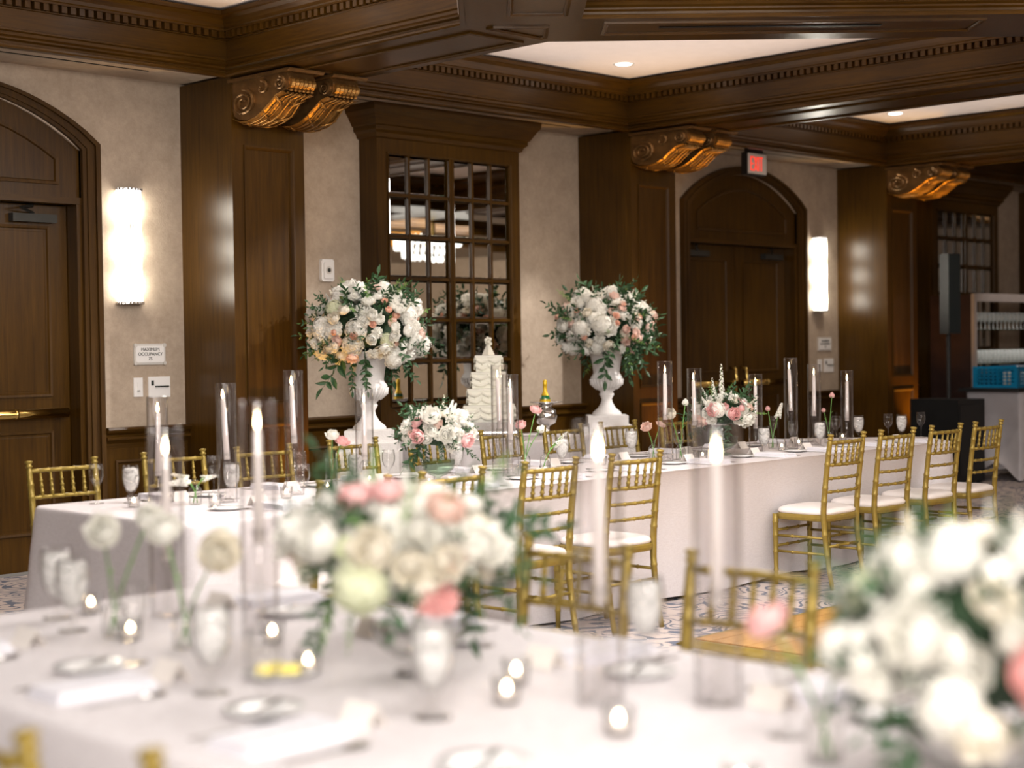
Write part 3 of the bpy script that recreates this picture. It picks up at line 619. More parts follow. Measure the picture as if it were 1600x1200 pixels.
# ================================================================== CHAIRS
def ring_profile(z0, z1, r0, r1, rings, rr=.0035, w=.008):
    """radii along a turned pole with bamboo rings"""
    zs = sorted({z0, z1} | {z for c in rings for z in (c-w, c-w*.4, c+w*.4, c+w)})
    out = []
    for z in zs:
        u = (z-z0)/(z1-z0); r = r0+(r1-r0)*u
        if any(abs(z-c) <= w*.5 for c in rings): r += rr
        out.append((z, r))
    return out
def pole(mb, p0, p1, r, rings=(), n=8, r1=None, rr=.003):
    p0, p1 = Vector(p0), Vector(p1); L = (p1-p0).length
    pr = ring_profile(0, 1, r, r1 or r, rings, rr, .007/L); mb.tube([p0.lerp(p1, z) for z, _ in pr], [q for _, q in pr], n); return mb
def make_chair(label, group):
    t = thing('chiavari_chair', label, 'chair', (0, 0, 0), 0, group)
    for sx in (-1, 1):
        pts = []; rad = []
        def yb(z):     # splayed rear leg and back post
            return -.175-.055*max(0, (.42-z)/.42)**1.6-.055*max(0, (z-.45)/.47)**1.3
        rings = (.10, .20, .32, .52, .60, .74, .80)
        zs = sorted(set([0, .04, .42, .46, .86, .872]+[z for c in rings for z in (c-.008, c-.004, c+.004, c+.008)]+[.15, .26, .36, .56, .66, .70, .77, .83]))
        for z in zs:
            r = .0135+.0045*min(1, z/.45) if z < .45 else .018-.0025*(z-.45)/.42
            if any(abs(z-c) <= .005 for c in rings): r += .0022
            pts.append((sx*(.182+.004*(z > .4)), yb(z), z)); rad.append(r)
        for z, r in ((.878, .012), (.884, .012), (.888, .018), (.893, .019), (.898, .014), (.906, .015), (.912, .021), (.918, .020), (.921, .008)):
            pts.append((sx*.186, yb(z), z)); rad.append(r)
        MB().tube(pts, rad, 8).obj('back_post', 'gold', t, True)
        mb = MB(); pr = ring_profile(0, .43, .0125, .018, (.09, .20, .30, .38), .0022)
        mb.tube([(sx*(.186+.004*(z/.43)), .160, z) for z, _ in pr], [q for _, q in pr], 8); mb.obj('front_leg', 'gold', t, True)
        for z in (.205, .300):
            pole(MB(), (sx*.185, .158, z), (sx*.183, -.185, z), .0085, (.33, .66)).obj('stretcher', 'gold', t, True)
    for z in (.235, .33): pole(MB(), (-.186, .160, z), (.186, .160, z), .0085, (.33, .66)).obj('stretcher', 'gold', t, True)
    pole(MB(), (-.183, -.19, .25), (.183, -.19, .25), .0085, (.33, .66)).obj('stretcher', 'gold', t, True)
    # D shaped seat frame and cushion
    def outline(gr, n=36):
        o = []
        for i in range(n):
            a = 2*pi*i/n; c, s_ = cos(a), sin(a); e = .42
            o.append(((.198+gr)*(abs(c)**e)*(1 if c > 0 else -1)*(1-.04*(s_ < 0)*abs(s_)), (.188+gr)*(abs(s_)**e)*(1 if s_ > 0 else -1)-.012))
        return o
    mb = MB(); n = 36; vs = []; pr = [(-.004, .398), (.004, .402), (.008, .418), (.006, .432), (-.004, .438), (-.02, .438)]
    for g, z in pr: vs += [(x, y, z) for x, y in outline(g)]
    fs = [(k*n+i, k*n+(i+1) % n, (k+1)*n+(i+1) % n, (k+1)*n+i) for k in range(len(pr)-1) for i in range(n)]+[tuple(range(n)), tuple((len(pr)-1)*n+i for i in range(n))]
    mb.add(vs, fs); mb.obj('seat_frame', 'gold', t)
    mb = MB(); vs = []; pr = [(-.006, .436), (.001, .444), (.001, .455), (-.008, .468), (-.03, .476), (-.08, .481), (-.15, .483)]
    for g, z in pr: vs += [(x, y, z) for x, y in outline(g)]
    fs = [(k*n+i, k*n+(i+1) % n, (k+1)*n+(i+1) % n, (k+1)*n+i) for k in range(len(pr)-1) for i in range(n)]+[tuple((len(pr)-1)*n+i for i in range(n))]
    mb.add(vs, fs); mb.obj('seat_cushion', 'cushion', t, True)
    # bowed rails
    def rail(z, r, y, name, rings=(.12, .3, .5, .7, .88)):
        pr = ring_profile(0, 1, r, r, rings, .0025, .018); mb = MB()
        mb.tube([(-.18+.36*u, y-.022*(1-(2*u-1)**2), z) for u, _ in pr], [q for _, q in pr], 8); mb.obj(name, 'gold', t, True)
    rail(.868, .0115, -.218, 'crest_rail'); rail(.735, .010, -.200, 'lower_rail'); rail(.655, .009, -.192, 'back_rung'); rail(.575, .009, -.186, 'back_rung')
    for i in range(5):
        x = -.12+.06*i; u = (x+.18)/.36; bow = .022*(1-(2*u-1)**2)
        pr = ring_profile(0, 1, .0095, .0065, (.2, .42, .64), .0028, .045); mb = MB()
        mb.tube([(x*(1+.02*q), -.200-bow-.018*q, .737+.129*q) for q, _ in pr], [r for _, r in pr], 8); mb.obj('spindle', 'gold', t, True)
    return t
GN = 'gold chairs along the near side of the long table'; GF = 'gold chairs along the wall side of the long table'; GT = 'gold chairs around the foreground table'
chair0 = make_chair('gold chiavari chair, leftmost in front of the long table, half hidden by foreground flowers', GN)
near = [(4.31, 5.36, 0, None), (4.89, 5.37, 0, 'gold chiavari chair second from left in front of the long table'),
        (5.57, 5.41, .03, 'gold chiavari chair in front of the table, beneath the white and pink bud vases'), (6.22, 5.41, -.02, 'gold chiavari chair fourth from left in front, partly behind the bright foreground candle'),
        (8.17, 5.41, .02, 'gold chiavari chair first of the right-hand row, its whole side facing the camera'), (8.75, 5.41, -.02, 'gold chiavari chair second of the right-hand row before the long table'),
        (9.35, 5.41, .0, 'gold chiavari chair third of the right-hand row before the long table'), (9.91, 5.41, .02, 'gold chiavari chair last of the right-hand row, nearest the stretch-cloth bar')]
chair0.location = (near[0][0], near[0][1], 0)
for x, y, rz, lb in near[1:]: dup(chair0, (x, y, 0), rz, lb, GN)
far = [(4.20, 7.08, 'gold chiavari chair at the far left, behind the cloth corner near the arched door'), (4.91, 7.15, 'gold chiavari chair behind the white stock vase at the left end'), (5.50, 7.12, 'gold chiavari chair behind the tall hurricane candles, left of the ranunculus vase'),
       (6.21, 7.17, 'gold chiavari chair in front of the left white urn'), (6.83, 7.15, 'gold chiavari chair behind the left rose centrepiece'), (7.46, 7.15, 'gold chiavari chair in front of the wedding cake'),
       (8.09, 7.18, 'gold chiavari chair behind the pink and white bud vases'), (8.68, 7.18, 'gold chiavari chair in front of the right white urn'), (9.35, 7.18, 'gold chiavari chair behind the right rose centrepiece')]
for x, y, lb in far: dup(chair0, (x, y, 0), pi+random.uniform(-.03, .03), lb, GF)
fgc = [(3.06, 2.96, pi/2, 'gold chiavari chair behind the green side of the foreground centrepiece'), (3.10, 2.39, pi/2+.03, 'gold chiavari chair blurred behind the two foreground candles'), (3.06, 1.85, pi/2-.02, 'gold chiavari chair blurred behind the big right-hand bouquet'),
       (1.36, 2.27, -pi/2, 'gold chair finial at the bottom left edge of the picture'), (1.42, 1.67, -pi/2, 'gold chair finial second from the left at the bottom edge')]
for x, y, rz, lb in fgc: dup(chair0, (x, y, 0), rz, lb, GT)

# ================================================================== TABLES
def tablecloth(name, label, poly, ztop=.76, drop=.755, seed=1, mat='cloth', amp=.02, group=None, rnd=.04, nseg=.05, flare=.05, tuck=0):
    """cloth lying on a polygonal top (counter-clockwise) and hanging in soft folds"""
    rnd_ = random.Random(seed)
    P = [Vector(p) for p in poly]; n = len(P); ring = []
    for i in range(n):
        a, b, c = P[i-1], P[i], P[(i+1) % n]; d0 = (b-a).normalized(); d1 = (c-b).normalized()
        r = min(rnd, (b-a).length*.4, (c-b).length*.4)
        p0 = b-d0*r; p1 = b+d1*r
        for k in range(5):
            u = k/4; q = p0.lerp(b, u).lerp(b.lerp(p1, u), u); ring.append((q, True))
        L = (c-b).length-2*r; m_ = max(1, int(L/nseg))
        for k in range(1, m_): ring.append((p1.lerp(p1+d1*L, k/m_), False))
    N_ = len(ring); ctr = sum(P, Vector((0, 0)))/n
    nr = []
    for i in range(N_):
        d = (ring[(i+1) % N_][0]-ring[i-1][0]).normalized(); nr.append(Vector((d.y, -d.x)))
    s = [0]
    for i in range(1, N_): s.append(s[-1]+(ring[i][0]-ring[i-1][0]).length)
    rows = [(0, 0), (.006, -.003), (.011, -.010), (.013, -.022)]+[(.015, -.022-(drop-.022)*(k/14)) for k in range(1, 15)]
    ph = [rnd_.uniform(0, 6.28) for _ in range(4)]
    vs = []
    for off, dz in rows:
        u = min(1, -dz/drop)
        for i in range(N_):
            q, corner = ring[i]
            f = (sin(s[i]*7.3+ph[0])*.5+sin(s[i]*13.7+ph[1])*.35+sin(s[i]*3.1+ph[2])*.5+noise.noise(Vector((s[i]*3, u*2, seed)))*.8)
            cd = min(abs(s[i]-s[j]) for j in range(N_) if ring[j][1] and abs(i-j) < 14) if any(ring[j][1] for j in range(max(0, i-13), min(N_, i+14))) else 9
            fl = flare*max(0, 1-cd/.25)
            o = off+(amp*f*u**1.1)+fl*u+abs(amp)*.9*u+.004*noise.noise(Vector((s[i]*9, u*7, seed+3)))*min(1, u*6)
            if tuck and nr[i].y < -.9 and not corner:
                k_ = max(0, min(1, (q.x-4.0)/.5))*max(0, min(1, (10.0-q.x)/.25)); o = o*(1-.6*k_)-tuck*k_*u**.6
            z = ztop+dz
            if u >= .99: z += .012+.01*sin(s[i]*5+ph[3])
            vs.append((q.x+nr[i].x*o, q.y+nr[i].y*o, z))
    fs = [(k*N_+i, k*N_+(i+1) % N_, (k+1)*N_+(i+1) % N_, (k+1)*N_+i) for k in range(len(rows)-1) for i in range(N_)]
    tris = tessellate_polygon([[Vector((q.x, q.y, 0)) for q, _ in ring]])
    fs += [tuple(t) for t in tris]
    mb = MB().add(vs, fs); me = mb.mesh(name, mat, False)
    for p in me.polygons:
        if abs(p.normal.z) < .9 : p.use_smooth = True
    o = inst(me, name); return tag(o, label, 'tablecloth', group)
def table(name, label, x0, y0, x1, y1, ztop=.754):
    t = thing(name, label, 'table', ((x0+x1)/2, (y0+y1)/2, 0)); w, d = (x1-x0)/2-.01, (y1-y0)/2-.01
    MB().box(-w, -d, ztop-.03, w, d, ztop).obj('table_top', 'white', t)
    for sx in (-1, 1):
        for sy in (-1, 1): MB().tube([(sx*(w-.12), sy*(d-.12), 0), (sx*(w-.12), sy*(d-.12), ztop-.03)], .02, 8).obj('leg', 'dsteel', t)
    return t
table('banquet_table', 'long banquet table hidden under the far white cloth', 3.72, 5.60, 9.6, 6.6)
tablecloth('tablecloth', 'long white linen tablecloth running from the near door to the bar', [(3.66, 5.40), (4.6, 5.48), (10.08, 5.55), (10.45, 5.98), (9.70, 6.68), (3.68, 6.66)], seed=3, amp=.03, rnd=.06, tuck=.17)
table('banquet_table', 'foreground banquet table hidden under the blurred white cloth', 1.6, -.9, 2.8, 3.9)
tablecloth('tablecloth', 'blurred white linen tablecloth filling the foreground', [(1.56, -.95), (2.86, -.95), (2.86, 3.96), (1.56, 3.96)], seed=5, amp=.018)

# ================================================================== TABLEWARE (prototypes are placed by make/copy)
def lathe_mesh(name, prof, mat, n=24, smooth=True): return MB().lathe(prof, n).mesh(name, mat, smooth)
ME = {}
ME['goblet'] = lathe_mesh('glass_bowl', [(.0, .002), (.034, .002), (.035, .004), (.008, .010), (.006, .030), (.007, .042), (.020, .055), (.034, .085), (.040, .115), (.039, .145), (.035, .175), (.033, .175), (.037, .145), (.038, .115), (.032, .087), (.018, .059), (.0, .050)], 'glass')
ME['gwater'] = lathe_mesh('iced_water', [(.0, .052), (.018, .061), (.031, .088), (.0365, .115), (.036, .145), (.0345, .158), (.026, .163), (.0, .160)], 'water')
ME['wine'] = lathe_mesh('glass_bowl', [(.0, .002), (.033, .002), (.034, .004), (.006, .008), (.0042, .02), (.0042, .075), (.010, .085), (.025, .103), (.033, .128), (.034, .150), (.030, .185), (.029, .185), (.0325, .150), (.0315, .128), (.023, .105), (.0, .089)], 'glass')
ME['flute'] = lathe_mesh('glass_bowl', [(.0, .002), (.029, .002), (.030, .004), (.005, .008), (.004, .02), (.004, .07), (.012, .09), (.021, .14), (.024, .18), (.022, .235), (.021, .235), (.0228, .18), (.0195, .14), (.0, .085)], 'glass')
def goblet(x, y, lb, z=.76, s=1):
    t = thing('water_goblet', lb, 'glass', (x, y, z), 0, 'water goblets filled with iced water'); inst(ME['goblet'], 'glass_bowl', t, scale=s); inst(ME['gwater'], 'iced_water', t, (0, 0, .0005), (0, 0, random.uniform(0, 6)), s); return t
def stem(x, y, lb, kind='wine', z=.76, s=1):
    t = inst(ME[kind], 'wine_glass' if kind == 'wine' else 'champagne_flute', None, (x, y, z), (0, 0, 0), s); return tag(t, lb, 'glass', 'empty wine glasses' if kind == 'wine' else 'champagne flutes')
def hurricane(x, y, h, lb, lean=(0, 0), z=.76, side=''):
    """glass cylinder, glass candlestick standing in it, lit taper"""
    r = .046
    c = MB().lathe([(r-.0035, .001), (r-.0035, h), (r-.001, h+.001), (r, h-.002), (r, .001)], 32).obj('hurricane_glass', 'cyl', None, True, loc=(x, y, z)); tag(c, 'glass hurricane around the '+lb, 'vase', 'glass hurricane cylinders')
    hs = (h-.355)/.874                              # candlestick height
    k = hs/.19
    pr = [(0, .001), (.030, .001), (.032, .006), (.012, .014), (.007, .03), (.012, .042), (.007, .055), (.010, .075), (.014, .085), (.007, .10), (.006, .13), (.013, .14), (.008, .148), (.016, .155), (.015, .175), (.020, .19), (.017, .19), (.012, .176), (.0, .165)]
    c = MB().lathe([(a, b*k) for a, b in pr], 14).obj('candlestick', 'glass', None, True, loc=(x, y, z+.0045)); tag(c, 'candlestick under the '+lb, 'candlestick', 'glass candlesticks')
    t = thing('taper_candle', 'lit '+lb, 'candle', (x, y, z+.0045+.166*k), 0, 'lit white taper candles'); t.rotation_euler = (lean[0], lean[1], 0)
    L = .28
    MB().tube([(0, 0, 0), (0, 0, L*.97), (0, 0, L)], [.0140, .0105, .007], 12).obj('wax', 'wax', t, True)
    MB().tube([(0, 0, L), (.001, 0, L+.008)], .001, 5).obj('wick', 'ink', t)
    MB().lathe([(0, L+.002), (.0035, L+.006), (.0055, L+.014), (.0045, L+.026), (.002, L+.038), (0, L+.046)], 10).obj('flame', 'flame', t, True)
far_c = [(3.95, 6.05, .50, 'white taper leftmost on the long table', (0, .01)), (4.32, 6.05, .55, 'white taper second from left, in front of the first column', (0, -.06)), (4.75, 6.10, .60, 'white taper tallest of the left group', (0, -.04)),
         (5.15, 6.05, .50, 'white taper in front of the left white urn', (0, 0)), (6.24, 6.18, .60, 'white taper behind, of the pair beside the wedding cake', (0, -.05)), (6.14, 6.00, .55, 'white taper in front, of the pair beside the wedding cake', (0, 0)),
         (7.47, 6.00, .60, 'white taper tallest left of the right centrepiece', (0, 0)), (7.82, 6.05, .55, 'white taper just left of the right centrepiece', (0, -.03)), (8.46, 6.05, .50, 'white taper just right of the right centrepiece', (0, 0)),
         (8.86, 6.05, .60, 'white taper tallest of the three at the right end', (0, -.06)), (9.21, 6.10, .55, 'white taper in the middle of the three at the right end', (0, 0)), (9.62, 6.10, .50, 'white taper rightmost on the long table', (0, .01))]
for x, y, h, lb, ln in far_c: hurricane(x, y, h, lb, ln)
fg_c = [(2.36, 3.58, .50, 'blurred taper leftmost on the foreground table', (0, 0)), (2.37, 3.19, .575, 'blurred taper second from left on the foreground table', (0, 0)), (2.33, 2.04, .55, 'big blurred taper before the fourth front chair', (0, 0)), (2.47, 1.86, .545, 'big blurred taper rightmost on the foreground table', (0, 0))]
for x, y, h, lb, ln in fg_c: hurricane(x, y, h, lb, ln)

FT = 'on the long table'
for x, y, lb in [(4.03, 6.40, 'tall goblet of iced water near the left end of the long table'), (4.43, 6.17, 'goblet of iced water seen through the second hurricane'), (5.21, 6.19, 'goblet of iced water right of the white and pink ranunculus vase'), (6.0, 6.28, 'goblet of iced water right of the left centrepiece'),
                 (6.79, 6.22, 'goblet of iced water behind the third front chair, beside white sweet peas'), (7.63, 6.40, 'goblet of iced water in front of the right urn plinth'), (8.31, 5.88, 'frosted goblet of iced water below the right centrepiece'), (9.05, 5.95, 'goblet of iced water left of the first right-hand chair back'),
                 (9.88, 6.17, 'goblet of iced water behind the first right-hand chair back'), (10.13, 5.97, 'goblet of iced water before the amber lit column')]: goblet(x, y, lb)
for x, y, lb in [(3.91, 6.50, 'empty wine glass at the left end of the long table, before the first chair'), (4.56, 6.50, 'empty wine glass behind the white stocks'), (5.00, 6.38, 'empty wine glass beside the third hurricane'), (4.45, 5.66, 'empty wine glass left of the first front chair back'),
                 (5.35, 6.10, 'empty wine glass left of the left centrepiece'), (5.49, 6.45, 'empty wine glass behind the left centrepiece leaves'), (6.61, 6.45, 'empty wine glass below the champagne bottle'), (7.11, 6.45, 'empty wine glass behind the sweet peas'), (7.43, 6.50, 'empty wine glass in front of the right urn foot'),
                 (7.60, 6.0, 'empty wine glass beside the cream rose vase'), (8.81, 6.00, 'empty wine glass between the two right bud vases'), (9.54, 6.14, 'empty wine glass beside the pink bud vase at right'), (9.3, 6.5, 'empty wine glass behind the fourth right candle'), (9.98, 5.99, 'empty wine glass left of the rightmost goblet'), (10.33, 5.93, 'empty wine glass alone at the right end of the long table')]: stem(x, y, lb)
for x, y, lb in [(7.12, 6.33, 'tall champagne flute behind the third front chair'), (6.42, 6.36, 'tall champagne flute beside the pair of hurricanes')]: stem(x, y, lb, 'flute')
for x, y, lb in [(2.08, 3.58, 'blurred goblet of iced water at the far left of the foreground table'), (1.88, 2.70, 'large blurred goblet of iced water left of the centre bowl'), (2.03, 2.20, 'large blurred goblet in front of the foreground centrepiece'), (2.71, 2.24, 'blurred goblet of iced water between the foreground tapers and chair'), (2.15, 3.78, 'blurred goblet cut by the left edge of the picture')]:
    goblet(x, y, lb, s=1.08)
for x, y, lb in [(2.60, 2.65, 'blurred wine glass right of the foreground centrepiece'), (1.75, 2.35, 'blurred wine glass on the lower left of the foreground table'), (2.35, 1.62, 'blurred wine glass right of the foreground tapers'), (1.95, 3.10, 'blurred wine glass below the white roses'), (2.62, 1.45, 'blurred wine glass left of the big right bouquet')]: stem(x, y, lb)

# cutlery and settings
def cutlery():
    k = MB().box(-.006, 0, .0, .006, .10, .003); k.prism([(-.007, .10), (.007, .10), (.010, .20), (.004, .225), (-.007, .23)], 'z', 0, .0022)
    f = MB().prism([(-.006, 0), (.006, 0), (.004, .13), (.011, .15), (.011, .165), (-.011, .165), (-.011, .15), (-.004, .13)], 'z', 0, .0025)
    for i in range(4): f.box(-.011+i*.0065, .165, .0, -.008+i*.0065, .20, .0025)
    s = MB().prism([(-.006, 0), (.006, 0), (.0035, .13), (-.0035, .13)], 'z', 0, .0025)
    sv = [(.019*cos(2*pi*i/14)*r, .157+.030*sin(2*pi*i/14)*r, z) for r, z in ((1, .004), (.6, .0005)) for i in range(14)]; s.add(sv, [(i, (i+1) % 14, 14+(i+1) % 14, 14+i) for i in range(14)]+[tuple(range(14, 28))])
    return k.mesh('dinner_knife', 'steel'), f.mesh('dinner_fork', 'steel'), s.mesh('soup_spoon', 'steel')
CK, CF, CS = cutlery()
npk = MB()
for i, (w, z) in enumerate(((.062, 0), (.060, .008), (.058, .016))):
    npk.prism([(-w, .0+i*.004), (w, .002+i*.003), (w-.004, .235-i*.006), (-w+.003, .24-i*.004)], 'z', z, z+.0065)
NPK = npk.mesh('napkin', 'napkin')
PL = lathe_mesh('bread_plate', [(0, .003), (.048, .003), (.055, .006), (.078, .013), (.079, .015), (.056, .010), (.048, .006), (0, .006)], 'plate', 28)
CARD = MB().prism([(-.028, 0), (0, .045), (.028, 0), (.026, 0), (0, .042), (-.026, 0)], 'x', -.042, .042).mesh('place_card', 'card')
def setting(x, y, a, who, full=True):
    """x, y: middle of the place; a: direction the guest faces"""
    def P(u, v, z=.7605): return (x+u*cos(a)-v*sin(a), y+u*sin(a)+v*cos(a), z)
    j = lambda: random.uniform(-.035, .035)
    tag(inst(NPK, 'napkin', None, P(0, .01), (0, 0, a+j())), 'folded white napkin at the '+who, 'napkin', 'folded white napkins')
    tag(inst(CF, 'dinner_fork', None, P(-.105, .03), (0, 0, a+j())), 'inner silver fork at the '+who, 'fork', 'silver forks'); tag(inst(CF, 'dinner_fork', None, P(-.135, .025), (0, 0, a+j())), 'outer silver fork at the '+who, 'fork', 'silver forks')
    tag(inst(CK, 'dinner_knife', None, P(.10, .02), (0, 0, a+j())), 'silver knife at the '+who, 'knife', 'silver knives'); tag(inst(CS, 'soup_spoon', None, P(.13, .03), (0, 0, a+j())), 'silver spoon at the '+who, 'spoon', 'silver spoons')
    tag(inst(PL, 'bread_plate', None, P(-.20, .24), (0, 0, 0)), 'white bread plate at the '+who, 'plate', 'white bread plates')
    tag(inst(CK, 'butter_knife', None, P(-.17, .19, .776), (0, 0, a+.5), .6), 'small butter knife at the '+who, 'knife', 'butter knives')
    tag(inst(CARD, 'place_card', None, P(.02, .30), (0, 0, a+j())), 'folded cream place card at the '+who, 'card', 'cream place cards')
for i, x in enumerate((4.31, 4.89, 5.57, 6.22, 6.85, 7.50, 8.17, 8.75, 9.35, 9.86)):
    y0_ = 5.54 if i > 1 else 5.50; setting(x, y0_+.03, 0, '%s near-side place from the left on the long table' % ORD[i])
for i, x in enumerate((4.25, 4.91, 5.50, 6.21, 6.83, 7.46, 8.09, 8.68, 9.30)): setting(x, 6.61, pi, '%s wall-side place from the left on the long table' % ORD[i])
for i, y in enumerate((3.55, 2.92, 2.35, 1.75, 1.2)): setting(2.82, y, pi/2, '%s far-edge place from the left on the foreground table' % ORD[i])
for i, y in enumerate((3.50, 2.90, 2.27, 1.67)): setting(1.60, y, -pi/2, '%s near-edge place from the left on the foreground table' % ORD[i])
# butter dish
t = thing('butter_dish', 'small white dish of yellow butter on the foreground table', 'dish', (2.07, 2.72, .7605)); inst(PL, 'dish', t)
for i in range(5): MB().prism([(-.012, 0), (.012, 0), (.015, .012), (0, .022), (-.014, .012)], 'x', -.014, .014).obj('butter_curl', 'butter', t, loc=(random.uniform(-.028, .028), random.uniform(-.025, .025), .010+.004*(i > 2)), rot=(0, 0, random.uniform(0, 3)))
# tea lights
TG = lathe_mesh('votive_glass', [(0, .002), (.024, .002), (.027, .006), (.030, .055), (.0285, .055), (.0255, .008), (0, .006)], 'glass'); TW = lathe_mesh('tea_wax', [(0, .008), (.020, .008), (.020, .024), (0, .023)], 'wax'); TF = lathe_mesh('flame', [(0, .024), (.0055, .027), (.007, .033), (.004, .040), (0, .045)], 'tea', 10)
def tealight(x, y, lb):
    t = thing('tea_light', lb, 'candle', (x, y, .7605), 0, 'glass votives with lit tea lights'); inst(TG, 'votive_glass', t); inst(TW, 'tea_wax', t); inst(TF, 'flame', t)
TL = [(3.93, 6.22, 'lit tea light nearest the left end of the long table'), (4.20, 5.98, 'lit tea light in front of the white stock vase'), (4.15, 6.28, 'lit tea light behind the white stock vase'), (4.62, 6.0, 'lit tea light between the second and third left hurricanes'), (4.95, 6.10, 'lit tea light beside the ranunculus vase'), (5.35, 6.25, 'lit tea light left of the left centrepiece'),
      (5.40, 5.85, 'lit tea light in front of the wine glasses by the left centrepiece'), (6.3, 5.9, 'lit tea light at the foot of the hurricane pair'), (7.0, 6.1, 'lit tea light between the hurricane pair and the blush roses'), (7.7, 5.9, 'lit tea light beside the cream rose vase'), (8.65, 5.98, 'lit tea light right of the right centrepiece'), (9.05, 6.12, 'lit tea light between the right hurricanes'), (9.75, 6.22, 'lit tea light at the right end of the long table'),
      (2.21, 2.18, 'brightest blurred tea light below the foreground centrepiece'), (2.35, 2.29, 'blurred tea light just behind the brightest one'), (2.16, 1.85, 'blurred tea light low in the middle of the foreground table'), (1.98, 1.45, 'blurred tea light at the bottom right of the foreground table'), (2.13, 2.70, 'blurred tea light behind the butter dish'), (2.10, 3.35, 'blurred tea light beside the white rose vase'), (2.30, 3.05, 'blurred tea light in front of the second foreground taper'), (2.25, 3.78, 'blurred tea light at the far end of the foreground table')]
for a in TL: tealight(*a)

# ================================================================== FLOWERS
def petal_patch(w, h, cup, curl, nu=4, nv=4, tip=.0, ruff=0., ph=0.):
    """petal growing along +z from the origin, facing +y"""
    vs = []
    for j in range(nv+1):
        v = j/nv; ww = w*sin(pi*(.12+.80*v)**.8)**.7*(1-tip*v*v)
        for i in range(nu+1):
            u = 2*i/nu-1; x = ww*u*.5; y = cup*(v*(1-v)*1.6)-cup*.55*u*u*ww/w+curl*(-v**3)+ruff*sin(u*5+ph)*v
            vs.append((x, -y, h*v*(1-.12*u*u*v)))
    return vs, [(j*(nu+1)+i, j*(nu+1)+i+1, (j+1)*(nu+1)+i+1, (j+1)*(nu+1)+i) for j in range(nv) for i in range(nu)]
def xf(vs, mat): return [tuple(mat @ Vector(v)) for v in vs]
def rose_mesh(name, layers, seed):
    r = random.Random(seed); mb = MB(); k = 0
    for (cnt, tilt, w, h, cup, curl, rad) in layers:
        off = r.uniform(0, 6)
        for i in range(cnt):
            a = off+2*pi*i/cnt+r.uniform(-.15, .15); vs, fs = petal_patch(w*r.uniform(.9, 1.1), h*r.uniform(.92, 1.08), cup, curl*r.uniform(.6, 1.4), ruff=.02*r.random(), ph=r.random()*6)
            mt = Matrix.Rotation(a, 4, 'Z') @ Matrix.Translation((0, rad, -.35)) @ Matrix.Rotation(-tilt+r.uniform(-.08, .08), 4, 'X')
            mb.add(xf([(x, -y, z) for x, y, z in vs], mt), fs)
    return mb.mesh(name, 'w', True, recalc=False)
FM = {}
FM['rose'] = [rose_mesh('rose', [(3, .02, .55, .75, .22, .02, .05), (4, .12, .75, .82, .25, .06, .13), (5, .35, .9, .88, .28, .14, .2), (5, .62, 1.0, .9, .26, .22, .24), (6, .98, 1.0, .85, .2, .26, .26)], s) for s in (1, 2)]
FM['ranunculus'] = [rose_mesh('ranunculus', [(4, .05, .4, .6, .2, 0, .04), (6, .15, .5, .7, .24, 0, .12), (8, .3, .6, .75, .26, .02, .2), (9, .5, .65, .8, .28, .05, .28), (9, .8, .75, .8, .24, .1, .32), (8, 1.15, .8, .78, .14, .12, .32)], s) for s in (3, 4)]
FM['peony'] = [rose_mesh('peony', [(4, .03, .5, .72, .2, .0, .04), (6, .10, .55, .78, .22, .02, .12), (6, .22, .5, .7, .15, .1, .06), (8, .4, .6, .8, .18, .14, .14), (9, .7, .7, .88, .2, .1, .2), (9, .95, .85, .95, .2, .05, .25), (8, 1.2, .95, .95, .16, .1, .25)], 5)]
FM['bud_rose'] = [rose_mesh('rose_bud', [(3, .02, .6, .95, .22, .0, .04), (4, .08, .8, 1.0, .28, .06, .12), (4, .2, .95, .95, .32, .18, .18)], 6)]
FM['cosmos'] = [rose_mesh('open_flower', [(6, 1.15, .8, .95, .08, .1, .08), (4, .6, .25, .3, .05, 0, .02)], 8)]
def floret(mb, c, nrm, s, rot=0, np_=4):
    q = Vector(nrm).to_track_quat('Z', 'Y').to_matrix().to_4x4(); mt = Matrix.Translation(c) @ q @ Matrix.Rotation(rot, 4, 'Z')
    for i in range(np_):
        a = 2*pi*i/np_; d = (cos(a), sin(a)); e = (-sin(a), cos(a))
        vs = [(0, 0, 0), (d[0]*.55*s+e[0]*.42*s, d[1]*.55*s+e[1]*.42*s, .16*s), (d[0]*s, d[1]*s, .08*s), (d[0]*.55*s-e[0]*.42*s, d[1]*.55*s-e[1]*.42*s, .16*s)]
        mb.add(xf(vs, mt), [(0, 1, 2, 3)])
def hydrangea_mesh():
    r = random.Random(11); mb = MB(); n = 95
    for i in range(n):
        z = 1-1.55*(i+.5)/n; a = i*2.39996; rr = sqrt(max(0, 1-z*z)); p = Vector((rr*cos(a), rr*sin(a), z*.85))*r.uniform(.78, 1.0)
        floret(mb, p, p.normalized(), .26*r.uniform(.8, 1.15), r.random()*2)
    core = MB().lathe([(0, -.6), (.5, -.4), (.7, 0), (.55, .45), (0, .65)], 8); mb.add(core.v, core.f)
    return mb.mesh('hydrangea', 'w', False, recalc=False)
FM['hydrangea'] = [hydrangea_mesh()]
def carnation_mesh():
    r = random.Random(12); mb = MB()
    for i in range(46):
        z = 1-1.1*(i+.5)/46; a = i*2.39996; rr = sqrt(max(0, 1-z*z)); d = Vector((rr*cos(a), rr*sin(a), z+.3)).normalized()
        vs, fs = petal_patch(.55, .9*r.uniform(.85, 1.05), .05, .05, 4, 3, ruff=.10, ph=r.random()*6)
        mb.add(xf(vs, Matrix.Translation((0, 0, -.2)) @ d.to_track_quat('Z', 'Y').to_matrix().to_4x4() @ Matrix.Rotation(r.random()*6, 4, 'Z')), fs)
    return mb.mesh('carnation', 'w', False, recalc=False)
